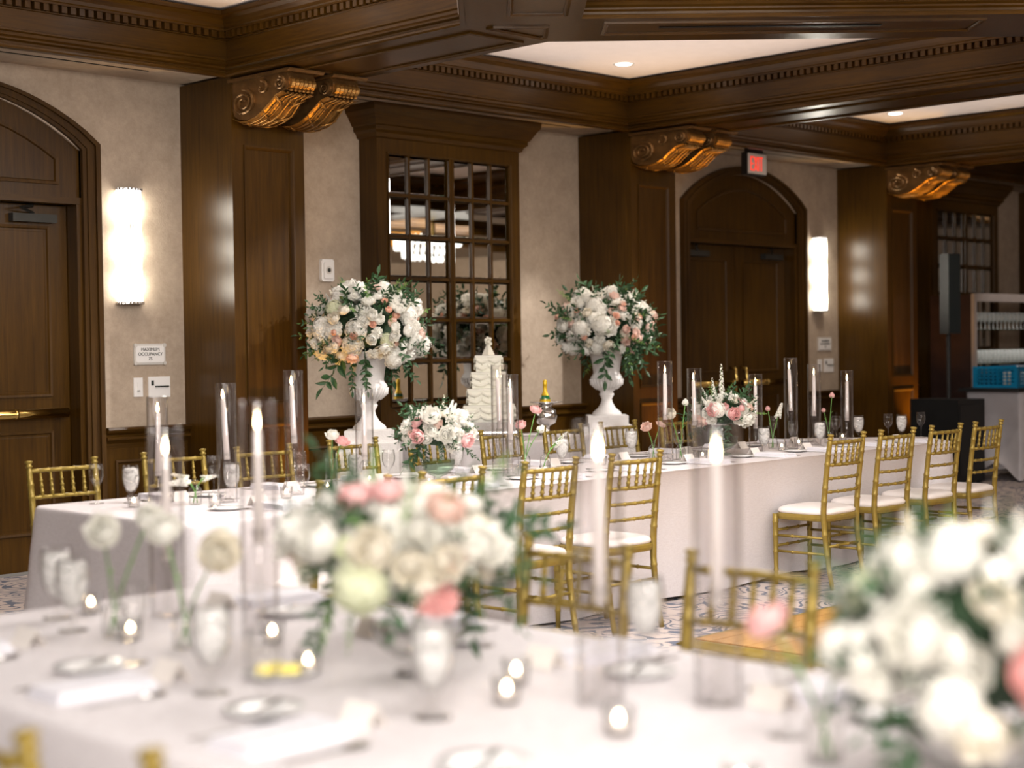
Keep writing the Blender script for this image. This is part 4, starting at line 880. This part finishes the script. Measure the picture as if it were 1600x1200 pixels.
FM['carnation'] = [carnation_mesh()]
def spike_mesh(name, L, n, s0, s1, rad, seed):
    r = random.Random(seed); mb = MB()
    for i in range(n):
        u = i/n; a = i*2.39996; z = L*(.05+.95*u); rr = rad*(1-u*.72); p = Vector((rr*cos(a), rr*sin(a), z)); floret(mb, p, Vector((cos(a), sin(a), .35)), (s0+(s1-s0)*u)*r.uniform(.85, 1.15), r.random()*2, 5); floret(mb, p*1.0+Vector((cos(a), sin(a), .4))*.03, Vector((cos(a+.5), sin(a+.5), .5)), (s0+(s1-s0)*u)*.6, r.random()*2, 4)
    return mb.mesh(name, 'w', False, recalc=False)
FM['stock'] = [spike_mesh('stock_spike', 2.6, 34, .36, .17, .42, 21)]
FM['larkspur'] = [spike_mesh('larkspur_spike', 4.0, 26, .30, .12, .30, 22)]
def spike_stem(name, L): return MB().tube([(0, 0, -.8), (.03, 0, L*.5), (0, .03, L*.97)], [.05, .04, .015], 5).mesh(name, 'stem', True)
FS = spike_stem('spike_stem', 4.0); FS2 = spike_stem('spike_stem', 2.5)
def leaf(mb, base, d, up, L, w, fold=.2, droop=.15):
    d = d.normalized(); sd = d.cross(up).normalized(); nn = sd.cross(d)
    pts = []
    for u, ww in ((0, .05), (.3, .85), (.62, .8), (1, .02)):
        c = base+d*L*u-nn*droop*L*u*u; pts += [c-sd*w*ww*.5+nn*fold*w*ww, c, c+sd*w*ww*.5+nn*fold*w*ww]
    mb.add(pts, [(3*i+j, 3*i+j+1, 3*i+3+j+1, 3*i+3+j) for i in range(3) for j in range(2)])
def sprig_mesh(name, L, pairs, ll, lw, seed, mat='green', bend=.25):
    r = random.Random(seed); mb = MB(); path = [Vector((bend*L*(i/6)**2*.6, 0, L*i/6)) for i in range(7)]
    mb.tube(path, [.018*L*(1-.1*i)*.6 for i in range(7)], 4)
    for k in range(pairs):
        u = .18+.80*k/pairs; i = min(5, int(u*6)); p = path[i].lerp(path[i+1], u*6-i); ax = (path[i+1]-path[i]).normalized()
        for sg in (-1, 1):
            a = k*1.1+(0 if sg > 0 else pi)+r.uniform(-.3, .3); side = Vector((cos(a), sin(a), 0)); d = (ax*.75+side).normalized(); leaf(mb, p, d, ax.cross(side)+ax*.2, ll*r.uniform(.8, 1.15)*(1-.3*u), lw*(1-.25*u))
    leaf(mb, path[-1], (path[-1]-path[-2]), Vector((1, 0, .1)), ll*.8, lw*.8)
    return mb.mesh(name, mat, False, recalc=False)
SP = [sprig_mesh('leaf_sprig', 1.0, 7, .30, .12, 31), sprig_mesh('leaf_sprig', 1.0, 9, .22, .10, 32, bend=.5), sprig_mesh('leaf_sprig', 1.0, 5, .42, .18, 33)]
FERN = sprig_mesh('fine_sprig', 1.0, 14, .16, .035, 34, 'green2', .35)
GRASSY = SP[0]
def toward(d, roll): return Vector(d).to_track_quat('Z', 'Y') @ Matrix.Rotation(roll, 3, 'Z').to_quaternion()
def arrangement(name, label, center, rad, blooms, seed, kinds, sprigs=30, spikes=8, size=.045, core=True, low=-.35, cat='flowers', heroes=(), hang=6, group=None, fsize=1.0, edge=1.0):
    """mound of flowers; each bloom and each sprig of leaves is a part"""
    r = random.Random(seed); t = thing(name, label, cat, center, 0, group); rx, ry, rz = rad
    if core:
        mb = MB(); mb.lathe([(0, -.5), (.45, -.4), (.66, -.1), (.62, .25), (.35, .5), (0, .58)], 14); mb.v = [(x*rx*(1+.22*noise.noise(Vector((x*9, y*9, z*9)))), y*ry*(1+.22*noise.noise(Vector((x*9, y*9, z*9+5)))), z*rz) for x, y, z in mb.v]
        mb.obj('moss_core', 'moss', t)
    for i in range(blooms):
        z = 1-(1-low)*(i+.5)/blooms; a = i*2.39996+r.uniform(-.25, .25); q = sqrt(max(0, 1-z*z)); d = Vector((q*cos(a), q*sin(a), z)); k = r.uniform(.80, 1.02)
        p = Vector((d.x*rx*k, d.y*ry*k, d.z*rz*k)); nrm = Vector((d.x/rx, d.y/ry, d.z/rz)).normalized(); nrm = (nrm+Vector((r.uniform(-.3, .3), r.uniform(-.3, .3), r.uniform(-.1, .35)))).normalized()
        kd, mt, sc = r.choices([x[:3] for x in kinds], [x[3] for x in kinds])[0]; me = r.choice(FM[kd]); s = size*sc*r.uniform(.85, 1.15)
        inst(me, me.name.split('.')[0], t, p-nrm*s*.3, scale=s, mat=mt, q=toward(nrm, r.random()*6))
    for (hx, hy, hz, kd, mt, s) in heroes:
        d = Vector((hx*.70+hy*.716, -hx*.716+hy*.698, hz)); me = FM[kd][0]; d.normalize(); nrm = Vector((d.x/rx, d.y/ry, d.z/rz)).normalized(); p = Vector((d.x*rx, d.y*ry, d.z*rz))*1.0
        inst(me, me.name.split('.')[0], t, p+nrm*s*.15, scale=s, mat=mt, q=toward(nrm, 0))
    for i in range(spikes):
        a = r.random()*6.283; el = r.uniform(.15, 1.2); d = Vector((cos(a)*cos(el), sin(a)*cos(el), sin(el))); kd, s = r.choice((('stock', .026), ('larkspur', .024), ('stock', .024))); s *= fsize
        p = Vector((d.x*rx, d.y*ry, d.z*rz))*.86; q = toward(d+Vector((0, 0, .35)), r.random()*6); me = FM[kd][0]
        o = inst(me, me.name.split('.')[0], t, p, scale=s, mat=r.choice(('w', 'w', 'c')), q=q); inst(FS if kd == 'larkspur' else FS2, 'spike_stem', o)
    for i in range(int(min(blooms, 110)*.55)):
        z = r.uniform(low*.9, .9); a = r.random()*6.283; q_ = sqrt(1-z*z); d = Vector((q_*cos(a), q_*sin(a), z)); p = Vector((d.x*rx, d.y*ry, d.z*rz))*.62
        inst(r.choice(SP), 'leaf_sprig', t, p, scale=rx*r.uniform(.38, .5), q=toward(d+Vector((r.uniform(-.5, .5), r.uniform(-.5, .5), r.uniform(-.4, .4))), r.random()*6))
    for i in range(sprigs):
        a = r.random()*6.283; el = r.uniform(-.55, 1.15) if i >= hang else r.uniform(-1.0, -.45); d = Vector((cos(a)*cos(el), sin(a)*cos(el), sin(el)))
        p = Vector((d.x*rx, d.y*ry, d.z*rz))*.66; me = r.choice(SP) if r.random() < .78 else FERN; L = (r.uniform(.42, .70))*rx*edge
        if i < hang: d.z -= .8; L *= 1.15
        inst(me, me.name.split('.')[0], t, p, scale=L, q=toward(d+Vector((r.uniform(-.3, .3), r.uniform(-.3, .3), .05)), r.random()*6))
    return t
KU = [('hydrangea', 'w', 1.35, 3), ('rose', 'w', 1.05, 5), ('rose', 'b', .9, 3), ('carnation', 'w', 1.0, 3), ('rose', 'c', 1.0, 2), ('ranunculus', 'w', .9, 2), ('carnation', 'h', .70, 1), ('rose', 'h', .62, 1.2), ('ranunculus', 'b', .8, 1), ('peony', 'w', 1.25, 2), ('hydrangea', 'g', 1.1, .4)]
def urn(x, y, lb, z0=0):
    t = thing('urn', lb, 'urn', (x, y, 0), radians(-45))
    MB().box(-.22, -.22, 0, .22, .22, .74).box(-.24, -.24, 0, .24, .24, .06).obj('pedestal', 'stone', t)
    MB().box(-.205, -.205, .74, .205, .205, .80).box(-.165, -.165, .80, .165, .165, .885).obj('plinth', 'stone', t)
    MB().lathe([(0, .885), (.125, .885), (.115, .91), (.07, .95), (.048, .99), (.042, 1.02), (.058, 1.05), (.062, 1.06), (.05, 1.075), (.075, 1.10), (.115, 1.135), (.132, 1.17), (.130, 1.20), (.112, 1.225), (.108, 1.24), (.116, 1.30), (.128, 1.36), (.150, 1.41), (.165, 1.425), (.165, 1.44), (.14, 1.44), (.10, 1.36), (0, 1.34)], 36).obj('bowl', 'stone', t, True)
    mb = MB()
    for i in range(28):
        a = 2*pi*i/28; mb.tube([(.082*cos(a), .082*sin(a), 1.10), (.128*cos(a), .128*sin(a), 1.145), (.136*cos(a), .136*sin(a), 1.185)], [.006, .011, .006], 5)
    mb.obj('gadroons', 'stone', t, True); return t
UX1, UX2, UY = 7.36, 9.93, 8.59
urn(UX1, UY, 'white classical urn on a pedestal, left of the wedding cake'); urn(UX2, UY, 'white classical urn on a pedestal, right of the mirrored cabinet')
arrangement('urn_bouquet', 'huge white, blush and peach bouquet in the left urn, lower left tinted amber', (UX1, UY, 1.60), (.44, .40, .33), 185, 41, KU, sprigs=56, spikes=22, size=.056, low=-.75, hang=14, edge=.85, group='great bouquets in the urns', fsize=1.0)
arrangement('urn_bouquet', 'huge white and peach bouquet in the right urn with dark trailing leaves', (UX2, UY, 1.61), (.45, .40, .32), 185, 52, KU, sprigs=58, spikes=20, size=.056, low=-.70, hang=16, edge=.85, group='great bouquets in the urns', fsize=1.0)
KL = [('rose', 'w', 1.0, 4), ('peony', 'w', 1.35, 2), ('ranunculus', 'w', .95, 2), ('rose', 'p', .95, 2), ('rose', 'b', .9, 2), ('carnation', 'w', .85, 2), ('cosmos', 'w', .8, 1.5), ('hydrangea', 'w', 1.1, 1), ('ranunculus', 'c', .9, 1)]
def bowl(x, y, lb, r=.075, h=.10, mat='bgreen', z=.7605):
    o = MB().lathe([(0, .002), (r*.55, .002), (r*.5, .01), (.012, .018), (.012, .030), (r*.6, .045), (r*.98, .075), (r*1.05, h), (r*1.02, h), (r*.93, .076), (r*.5, .05), (0, .042)], 28).obj('flower_bowl', mat, None, True, loc=(x, y, z)); return tag(o, lb, 'bowl')
bowl(5.62, 6.02, 'pale green glass footed bowl under the left rose centrepiece', .085, .12)
arrangement('centrepiece', 'low white centrepiece with two bright pink roses, left of the wedding cake', (5.62, 6.02, 1.02), (.20, .20, .135), 54, 61, KL, sprigs=34, spikes=11, size=.043, hang=6, group='low rose centrepieces', heroes=((-.45, -.9, -.05, 'rose', 'p', .050), (.72, -.6, -.22, 'rose', 'p', .052), (-.1, -.75, .6, 'rose', 'w', .070), (.25, -.9, .0, 'ranunculus', 'w', .052)), fsize=.95)
bowl(8.08, 6.02, 'pale green glass footed bowl under the right rose centrepiece', .085, .12)
arrangement('centrepiece', 'taller white stock centrepiece with blush pink roses at the right end of the table', (8.08, 6.02, 1.02), (.21, .21, .135), 52, 72, KL, sprigs=34, spikes=10, size=.043, hang=6, group='low rose centrepieces', heroes=((-.40, -.85, .2, 'rose', 'p', .055), (.15, -.95, .05, 'rose', 'p', .052), (.62, -.7, -.2, 'ranunculus', 'w', .05), (.35, -.8, .25, 'bud_rose', 'p', .045), (-.75, -.6, -.25, 'rose', 'b', .05)), fsize=1.0)
for k, (dx, dy, zt, s) in enumerate(((-.02, .0, .15, .038), (.02, .03, .19, .044), (-.10, .0, .14, .036))):      # tall larkspur above the right centrepiece
    o = inst(FM['larkspur'][0], 'larkspur_spike', bpy.data.objects['centrepiece.001'], (dx, dy, zt-.05), scale=s, mat='w', q=toward((dx*1.2, dy, 1), k)); inst(FS, 'spike_stem', o)
KF = [('rose', 'w', 1.0, 4), ('peony', 'w', 1.3, 2), ('rose', 'c', 1.05, 2), ('ranunculus', 'c', .95, 3), ('rose', 'b', .9, 1), ('carnation', 'g', .9, 1.5), ('hydrangea', 'w', 1.15, 2), ('rose', 'p', .8, .4), ('cosmos', 'w', .8, 1)]
bowl(2.29, 2.52, 'blurred clear glass footed bowl under the foreground centrepiece', .10, .11, 'glass')
arrangement('centrepiece', 'blurred cream and coral centrepiece with green leaves, in the middle foreground', (2.27, 2.54, 1.035), (.245, .245, .135), 66, 81, KF, sprigs=34, spikes=8, size=.046, hang=7, group='blurred bouquets on the foreground table',
            heroes=((.34, -.85, -.60, 'carnation', 'k', .062), (.10, -.9, -.1, 'ranunculus', 'c', .046), (.36, -.85, -.05, 'ranunculus', 'c', .046), (-.18, -.9, .15, 'rose', 'c', .062), (-.60, -.7, .25, 'rose', 'w', .066), (-.35, -.4, .75, 'rose', 'p', .048), (-.10, -.4, .8, 'rose', 'p', .046), (.2, -.85, -.4, 'ranunculus', 'c', .045), (-.85, -.3, .3, 'peony', 'w', .066), (-.3, -.9, -.35, 'hydrangea', 'g', .060), (.35, -.6, .6, 'rose', 'b', .055)), fsize=.9)
bowl(2.20, 1.17, 'blurred clear glass footed bowl under the bottom right bouquet', .10, .11, 'glass')
arrangement('centrepiece', 'blurred white bouquet with one large coral pink rose, cut by the right edge', (2.20, 1.17, 1.00), (.215, .215, .19), 62, 93, KF, sprigs=34, spikes=12, size=.045, hang=6, group='blurred bouquets on the foreground table',
            heroes=((.08, -.98, .02, 'rose', 'k', .056), (.50, -.8, -.05, 'rose', 'b', .060), (-.62, -.75, .22, 'rose', 'w', .062), (-.25, -.9, -.45, 'rose', 'c', .055), (-.8, -.5, -.1, 'carnation', 'w', .05)), fsize=.9)
bpy.data.objects['centrepiece.003']

def bud_vase(x, y, lb, stems, kind='jug', z=.7605):
    """small glass vase holding single stems; stems: (dx, dy, height, flower, colour, size, name)"""
    if kind == 'jug': pr = [(0, .002), (.026, .002), (.030, .008), (.031, .06), (.027, .075), (.012, .09), (.011, .11), (.014, .115), (.012, .115), (.009, .11), (.010, .092), (.024, .074), (.0285, .06), (.028, .01), (0, .006)]
    else: pr = [(0, .002), (.030, .002), (.031, .006), (.031, .15), (.029, .15), (.0285, .01), (0, .008)]
    o = MB().lathe(pr, 20).obj('bud_vase', 'glass', None, True, loc=(x, y, z)); tag(o, 'small clear glass vase holding '+lb, 'vase', 'clear glass bud vases')
    for i, (dx, dy, hh, kd, mt, s, nm) in enumerate(stems):
        t = thing(nm.split(' ')[-1] if nm.split(' ')[-1] in ('rose', 'stock', 'tulip', 'ranunculus') else 'flower', nm, 'flower', (x, y, z+.008))
        top = Vector((dx, dy, hh)); nk = Vector((dx*.12, dy*.12, .11)) if kind == 'jug' else Vector((dx*.4, dy*.4, .15)); ft = Vector((-dx*.15, -dy*.15, 0))
        pts = []
        for k in range(9):
            u = k/8; pts.append(ft*(1-u)*(1-u)+nk*2*u*(1-u)+top*u*u)
        MB().tube(pts, [.0028]*9, 5).obj('stem', 'stem', t, True)
        mb = MB(); n0 = (pts[-1]-pts[-2]).normalized()
        for q in range(5):
            a = q*1.256; dv = Vector((cos(a), sin(a), .5)); leaf(mb, pts[-1]-n0*.004, dv, Vector((0, 0, 1)), s*.8, s*.3)
        mb2 = MB(); leaf(mb2, pts[5], Vector((sin(i*2+1), cos(i*2), .7)), Vector((0, 0, 1)), .035, .012)
        mb.obj('calyx', 'green2', t); mb2.obj('leaf', 'green2', t)
        if kd in ('stock', 'larkspur'): inst(FM[kd][0], FM[kd][0].name.split('.')[0], t, top-n0*.03, scale=s*1.25, mat=mt, q=toward(n0, i))
        else:
            me = FM[kd][i % len(FM[kd])]; inst(me, 'bloom', t, top+n0*s*.3, scale=s*1.15, mat=mt, q=toward(n0+Vector((-.38, -.36, 0)), i))
bud_vase(4.17, 6.09, 'white stock stems at the left end of the long table', [(-.07, 0, .10, 'stock', 'w', .034, 'white double flowering stock, taller stem left of the second hurricane'), (.07, 0, .11, 'stock', 'w', .024, 'short white flowering stock leaning right'), (-.05, .03, .12, 'stock', 'c', .024, 'small pale green stock behind the taller one')])
bud_vase(5.09, 6.24, 'one white and one pink ranunculus left of the urn', [(.01, 0, .245, 'rose', 'w', .040, 'open white ranunculus left of the urn'), (.06, -.01, .215, 'ranunculus', 'p', .040, 'round pink ranunculus beside the open white one')], 'tall')
bud_vase(6.51, 6.25, 'two pink roses and a cream bud beside the third chair', [(.09, 0, .315, 'rose', 'p', .040, 'open pink rose, upper of the two beside the cake stand'), (-.03, 0, .235, 'rose', 'p', .038, 'open pink rose, lower of the two beside the cake stand'), (.10, -.02, .205, 'bud_rose', 'w', .042, 'large cream white rose below the pink ones')])
bud_vase(6.55, 6.13, 'white sweet peas', [(.11, 0, .14, 'stock', 'w', .026, 'white stock leaning toward the right urn'), (.16, .02, .17, 'larkspur', 'w', .020, 'thin white larkspur flower in front of the right urn')])
bud_vase(7.55, 6.16, 'two blush roses in front of the amber column', [(-.06, 0, .185, 'ranunculus', 'b', .036, 'blush rose, left of the pair in front of the column'), (.07, 0, .195, 'ranunculus', 'b', .032, 'blush rose, right of the pair in front of the column')])
bud_vase(7.60, 5.99, 'a cream rose and a white tulip', [(-.09, 0, .26, 'rose', 'c', .043, 'large ruffled cream rose beside the first right hurricane'), (.05, 0, .325, 'bud_rose', 'w', .036, 'cup shaped white tulip on a bare stem')])
bud_vase(8.72, 6.10, 'a pink rose and white stock right of the centrepiece', [(-.05, 0, .25, 'bud_rose', 'p', .030, 'half open pink rose right of the right centrepiece'), (.07, 0, .22, 'stock', 'w', .034, 'white flowering stock right of the pink rose')])
bud_vase(9.42, 6.12, 'two pink roses between the right candles', [(-.06, 0, .215, 'bud_rose', 'p', .028, 'lower pink rose between the right candles'), (.04, 0, .31, 'bud_rose', 'p', .034, 'higher pink rose between the right candles')], 'tall')
bud_vase(2.10, 3.42, 'two white roses, blurred at the left', [(-.16, -.22, .275, 'rose', 'w', .046, 'blurred flat white rose at the left of the foreground'), (.02, -.12, .28, 'rose', 'w', .042, 'blurred white rose behind the first foreground taper')])
bud_vase(2.13, 3.16, 'two white roses, blurred right of the flat one', [(-.05, .0, .26, 'rose', 'w', .050, 'blurred white rose, left of the close pair'), (-.05, -.20, .23, 'rose', 'c', .058, 'blurred cream white rose, right of the close pair')])
bud_vase(2.24, 1.47, 'two pink roses, blurred beside the right bouquet', [(.0, .10, .205, 'rose', 'p', .044, 'blurred pink rose, left of the two foreground ones'), (.0, -.03, .165, 'rose', 'p', .050, 'blurred pink rose, right and lower of the two foreground ones')])

# ================================================================== CAKE TABLE
table('cake_table', 'small table hidden under a grey-white cloth behind the long table', 7.95, 8.2, 9.35, 8.85)
tablecloth('tablecloth', 'shadowed white cloth on the cake table before the mirrored cabinet', [(7.9, 8.15), (9.4, 8.15), (9.4, 8.9), (7.9, 8.9)], seed=9, amp=.012)
CX, CYY = 8.52, 8.55
t = thing('cake_stand', 'wide silver cake stand under the wedding cake', 'stand', (CX, CYY, .7605), radians(-45))
MB().box(-.23, -.23, 0, .23, .23, .012).box(-.20, -.20, .012, .20, .20, .12).box(-.235, -.235, .12, .235, .235, .138).obj('plateau', 'steel', t)
mb = MB()
for i in range(22):
    for a, b in (((-.20+.4*i/21), -.203), (-.203, (-.20+.4*i/21))): mb.lathe([(0, -.02), (.009, -.012), (.011, 0), (.009, .012), (0, .02)], 6, (a, b, .055))
mb.obj('embossed_band', 'steel', t)
t = thing('wedding_cake', 'four tier square white wedding cake with piped swags', 'cake', (CX, CYY, .899), radians(-45))
ww = (.185, .155, .125, .095); hh = .125; z = 0
for k, w in enumerate(ww):
    mb = MB().box(-w, -w, z, w, w, z+hh-.004); tr = mb.obj('cake_tier', 'cake', t)
    mb = MB(); mb.box(-w-.008, -w-.008, z+hh-.016, w+.008, w+.008, z+hh-.002)
    ns = 3 if k < 2 else 2
    for face in range(4):
        ca, sa = cos(face*pi/2), sin(face*pi/2)
        def R(x, y): return (x*ca-y*sa, x*sa+y*ca)
        for row, zz in ((0, z+hh-.022), (1, z+.052)):
            for j in range(ns):
                a0 = -w+2*w*j/ns; a1 = -w+2*w*(j+1)/ns
                for lay in range(2):
                    pts = []
                    for q in range(9):
                        u = q/8; x_, y_ = R(a0+(a1-a0)*u, -w-.010); pts.append((x_, y_, zz-.010*lay-(.026-.004*lay)*(1-(2*u-1)**2)))
                    mb.tube(pts, [.004, .006, .008, .009, .009, .009, .008, .006, .004], 6)
                x_, y_ = R(a0, -w-.008); mb.lathe([(0, -.012), (.008, -.006), (.009, .004), (0, .012)], 6, (x_, y_, zz-.004))
                x_, y_ = R((a0+a1)/2, -w-.006); 
                if row == 0: mb.lathe([(0, -.012), (.006, 0), (0, .008)], 4, (x_, y_, zz-.046))
    mb.obj('piped_swags', 'cake', tr, False); z += hh
mb = MB().lathe([(0, z+.085), (.012, z+.08), (.05, z), (0, z)], 4); mb.obj('spire', 'cake', t)
mb = MB()
for i in range(7): mb.lathe([(0, -.014), (.013, -.004), (.012, .008), (0, .015)], 7, (.018*cos(i*2.4), .018*sin(i*2.4), z+.085+.007*i))
mb.obj('sugar_flowers', 'cake', t)
# champagne cooler
t = thing('wine_bucket', 'tall silver pedestal bucket on the cake table', 'bucket', (9.10, 8.50, .7605))
MB().lathe([(0, .0), (.075, .0), (.078, .01), (.03, .03), (.022, .06), (.03, .08), (.075, .10), (.085, .15), (.075, .20), (.045, .215), (.04, .235), (.06, .25), (.125, .262), (.130, .268), (.12, .266), (.05, .256), (0, .25)], 28).obj('bowl', 'steel', t, True)
t = thing('champagne_bottle', 'green champagne bottle with yellow foil neck standing on the silver pedestal', 'bottle', (9.09, 8.50, 1.0115))
MB().lathe([(0, 0), (.040, 0), (.042, .01), (.042, .035), (.030, .065), (.019, .085), (.0155, .10), (.0155, .12)], 20).obj('glass_body', 'bottle', t, True)
MB().lathe([(.031, .064), (.021, .086), (.0165, .10), (.0165, .145), (.018, .15), (.018, .158), (.0165, .162), (.0175, .178), (.010, .186), (0, .187)], 18).obj('foil_neck', 'foil', t, True)
MB().lathe([(.0425, .012), (.0425, .034)], 20).obj('label_band', 'foil', t)

# ================================================================== BAR CORNER
t = thing('loudspeaker', 'tall black column loudspeaker beside the bar shelves', 'speaker', (15.02, 8.28, 0), radians(-22))
MB().prism([(-.075, -.08), (.075, -.08), (.06, .08), (-.06, .08)], 'z', 1.53, 2.36).obj('cabinet', 'black', t); MB().box(-.072, -.088, 1.545, .072, -.080, 2.345).obj('grille', 'speaker', t)
MB().tube([(0, .02, .86), (0, .02, 1.53)], .022, 10).obj('pole', 'pole', t)
t = thing('subwoofer', 'black subwoofer box carrying the loudspeaker pole', 'speaker', (14.92, 8.26, 0), radians(-8))
MB().box(-.22, -.30, .02, .22, .30, .86).obj('cabinet', 'black', t); MB().box(-.20, -.312, .08, .20, -.30, .80).obj('grille', 'pole', t); MB().box(-.16, -.20, .86, .14, -.02, .868).obj('red_sticker', 'exitred', t) if False else None
for sx in (-.18, .18):
    for sy in (-.26, .26): MB().box(sx-.02, sy-.02, 0, sx+.02, sy+.02, .02).obj('foot', 'dsteel', t)
# back bar shelf unit
bx, by = 15.93, 8.50
t = thing('bar_shelves', 'dark bar shelf unit with glass shelves and pale metal frame', 'shelf', (bx, by, 0))
MB().box(0, .02, 0, .03, .52, 1.96).obj('side_panel', 'plum', t); MB().box(2.37, .02, 0, 2.40, .52, 1.96).obj('side_panel', 'plum', t)
mb = MB().box(-.005, -.02, .0, .055, .02, 1.97); mb.obj('front_post', 'alu', t); MB().box(2.35, -.02, 0, 2.405, .02, 1.97).obj('front_post', 'alu', t)
MB().box(.055, -.02, 1.885, 2.35, .02, 1.975).obj('top_rail', 'alu', t); MB().box(.03, .48, .0, 2.37, .50, .9).obj('back_panel', 'plum', t); MB().box(.03, .02, 1.93, 2.37, .5, 1.96).obj('top_board', 'plum', t)
SZ = (1.20, 1.58)
for z in SZ: MB().box(.03, .03, z-.012, 2.37, .47, z).obj('glass_shelf', 'shelfglass', t)
M['barglass'] = pm('bar_glass', (.80, .84, .82), .08, var=.05); _t = M['barglass'].node_tree; _m = N(_t, 'ShaderNodeMixShader'); _m.inputs[0].default_value = .34; _tr = N(_t, 'ShaderNodeBsdfTransparent')  # white share imitates smudges and light refracted in stacked glasses
_o = [n for n in _t.nodes if n.type == 'OUTPUT_MATERIAL'][0]; _b = [n for n in _t.nodes if n.type == 'BSDF_PRINCIPLED'][0]; _t.links.new(_tr.outputs[0], _m.inputs[1]); _t.links.new(_b.outputs[0], _m.inputs[2]); _t.links.new(_m.outputs[0], _o.inputs[0])
GB = MB().lathe([(0, .002), (.030, .002), (.006, .008), (.005, .07), (.020, .09), (.034, .12), (.034, .16), (.030, .19), (.0285, .19), (.032, .16), (.032, .12), (.018, .092), (0, .085)], 12).mesh('glass_bowl', 'barglass', True)
GT2 = MB().lathe([(0, .002), (.030, .002), (.036, .05), (.037, .15), (.0355, .15), (.034, .05), (0, .008)], 12).mesh('tumbler', 'barglass', True)
for si, z in enumerate(SZ):
    for c in range(16):
        for rw in range(2):
            o = inst(GB if si else GT2, 'wine_glass' if si else 'tumbler', None, (bx+.12+c*.095+rw*.03, by+.12+rw*.17, z+.0005)); 
            tag(o, '%s %s from the left, %s row of the %s bar shelf' % (ORD[c], 'wine glass' if si else 'tumbler', ('front', 'back')[rw], 'upper' if si else 'lower'), 'glass', 'wine glasses on the upper bar shelf' if si else 'tumblers on the lower bar shelf')
# stretch cloth bar table
def spandex(x0, y0, x1, y1, zt):
    mb = MB(); cx, cy = (x0+x1)/2, (y0+y1)/2; n = 64; rows = 18; vs = []
    for k in range(rows+1):
        u = k/rows; z = zt*(1-u)+.012*u
        for i in range(n):
            s = i/n*4; e = int(s); f = s-e
            c = [(x0, y0), (x1, y0), (x1, y1), (x0, y1)]; a = Vector(c[e]); b = Vector(c[(e+1) % 4]); p = a.lerp(b, f)
            pull = sin(pi*u)**.9*.10*(.35+.65*sin(pi*f))+.0; lift = .17*(sin(pi*f)**1.6)*max(0, (u-.75)/.25)
            ce = Vector((cx, cy)); d = (ce-p); d.normalize(); q = p+d*(pull+.09*u*(sin(pi*f)))
            vs.append((q.x, q.y, z+lift))
    mb.add(vs, [(k*n+i, k*n+(i+1) % n, (k+1)*n+(i+1) % n, (k+1)*n+i) for k in range(rows) for i in range(n)]+[tuple(range(n))]); return mb
t = thing('bar_table', 'high bar table in a grey-white stretch cloth below the blue glass racks', 'table', (0, 0, 0))
spandex(15.25, 7.62, 17.3, 8.22, .93).obj('stretch_cover', 'spandex', t, True)
MB().box(15.16, 7.58, .93, 17.4, 8.26, .965).obj('black_top', 'black', t)
def rack(x, y, lb, z=.9655):
    t = thing('glass_rack', lb, 'crate', (x, y, z), 0, 'blue plastic glass racks'); w, d, h = .49, .49, .22
    mb = MB(); th = .012
    for (fx, fy, ux, uy) in ((0, 0, 1, 0), (0, d, 1, 0), (0, 0, 0, 1), (w, 0, 0, 1)):
        L = w if ux else d
        def bar(a0, z0, a1, z1):
            if ux: mb.box(fx+a0, fy-th/2, z0, fx+a1, fy+th/2, z1)
            else: mb.box(fx-th/2, fy+a0, z0, fx+th/2, fy+a1, z1)
        bar(0, 0, L, .03); bar(0, h-.022, L, h)
        for q in range(4): bar(.03, .060+q*.036, L-.03, .070+q*.036)
        bar(0, .03, .055, h-.02); bar(L-.055, .03, L, h-.02)
        for q in range(8): bar(.055+q*.05, .03, .065+q*.05, h-.02)
    mb.box(0, 0, 0, w, d, .012); mb.obj('crate_walls', 'blue', t)
    MB().box(0.02, 0.0-.004, h, w-.02, .02, h+.008).obj('white_rim', 'white', t)
    for i in range(5):
        for j in range(2): o = inst(GT2, 'tumbler', None, (x+.065+i*.09, y+.07+j*.09, z+.0125)); tag(o, '%s tumbler from the left, %s row, in the %s' % (ORD[i], ('front', 'back')[j], 'left blue rack' if x < 15.6 else 'right blue rack'), 'glass', 'tumblers in the blue racks')
rack(15.27, 7.66, 'blue plastic glass rack at the left end of the bar table'); rack(15.80, 7.66, 'blue plastic glass rack at the right edge of the picture')
# amber uplight cans on the floor before the columns
for x, lb in ((6.95, 'first column'), (11.1, 'second column'), (15.38, 'third column')):
    t = thing('uplight', 'small black floor uplight glowing amber at the '+lb, 'floor light', (x, 8.66, 0)); MB().lathe([(0, 0), (.05, 0), (.05, .10), (.042, .10), (.040, .09), (0, .088)], 16).obj('can', 'black', t); MB().lathe([(0, .092), (.038, .092)], 16).obj('lens', 'uplit', t)
# chandeliers further down the room, seen in the mirrors
for n_, (x, y) in enumerate(((16.2, 1.3), (9.6, -1.8))):
    t = thing('chandelier', 'tiered crystal chandelier hanging in the room, '+('seen in the near mirrored cabinet' if n_ == 0 else 'behind the camera'), 'chandelier', (x, y, 0))
    for k, (r, z0, z1) in enumerate(((.50, 2.92, 3.10), (.38, 2.80, 2.92), (.22, 2.70, 2.80))):
        mb = MB(); n = int(r*70)
        for i in range(n):
            a = 2*pi*i/n; mb.lathe([(0, z0), (.018, z0+.02), (.022, z1-.03), (0, z1)], 5, (r*cos(a), r*sin(a), 0))
        mb.obj('crystal_tier', 'crystal', t)
    MB().tube([(0, 0, 2.9), (0, 0, 3.74)], .03, 8).obj('stem', 'brass', t)
bpy.context.view_layer.update()
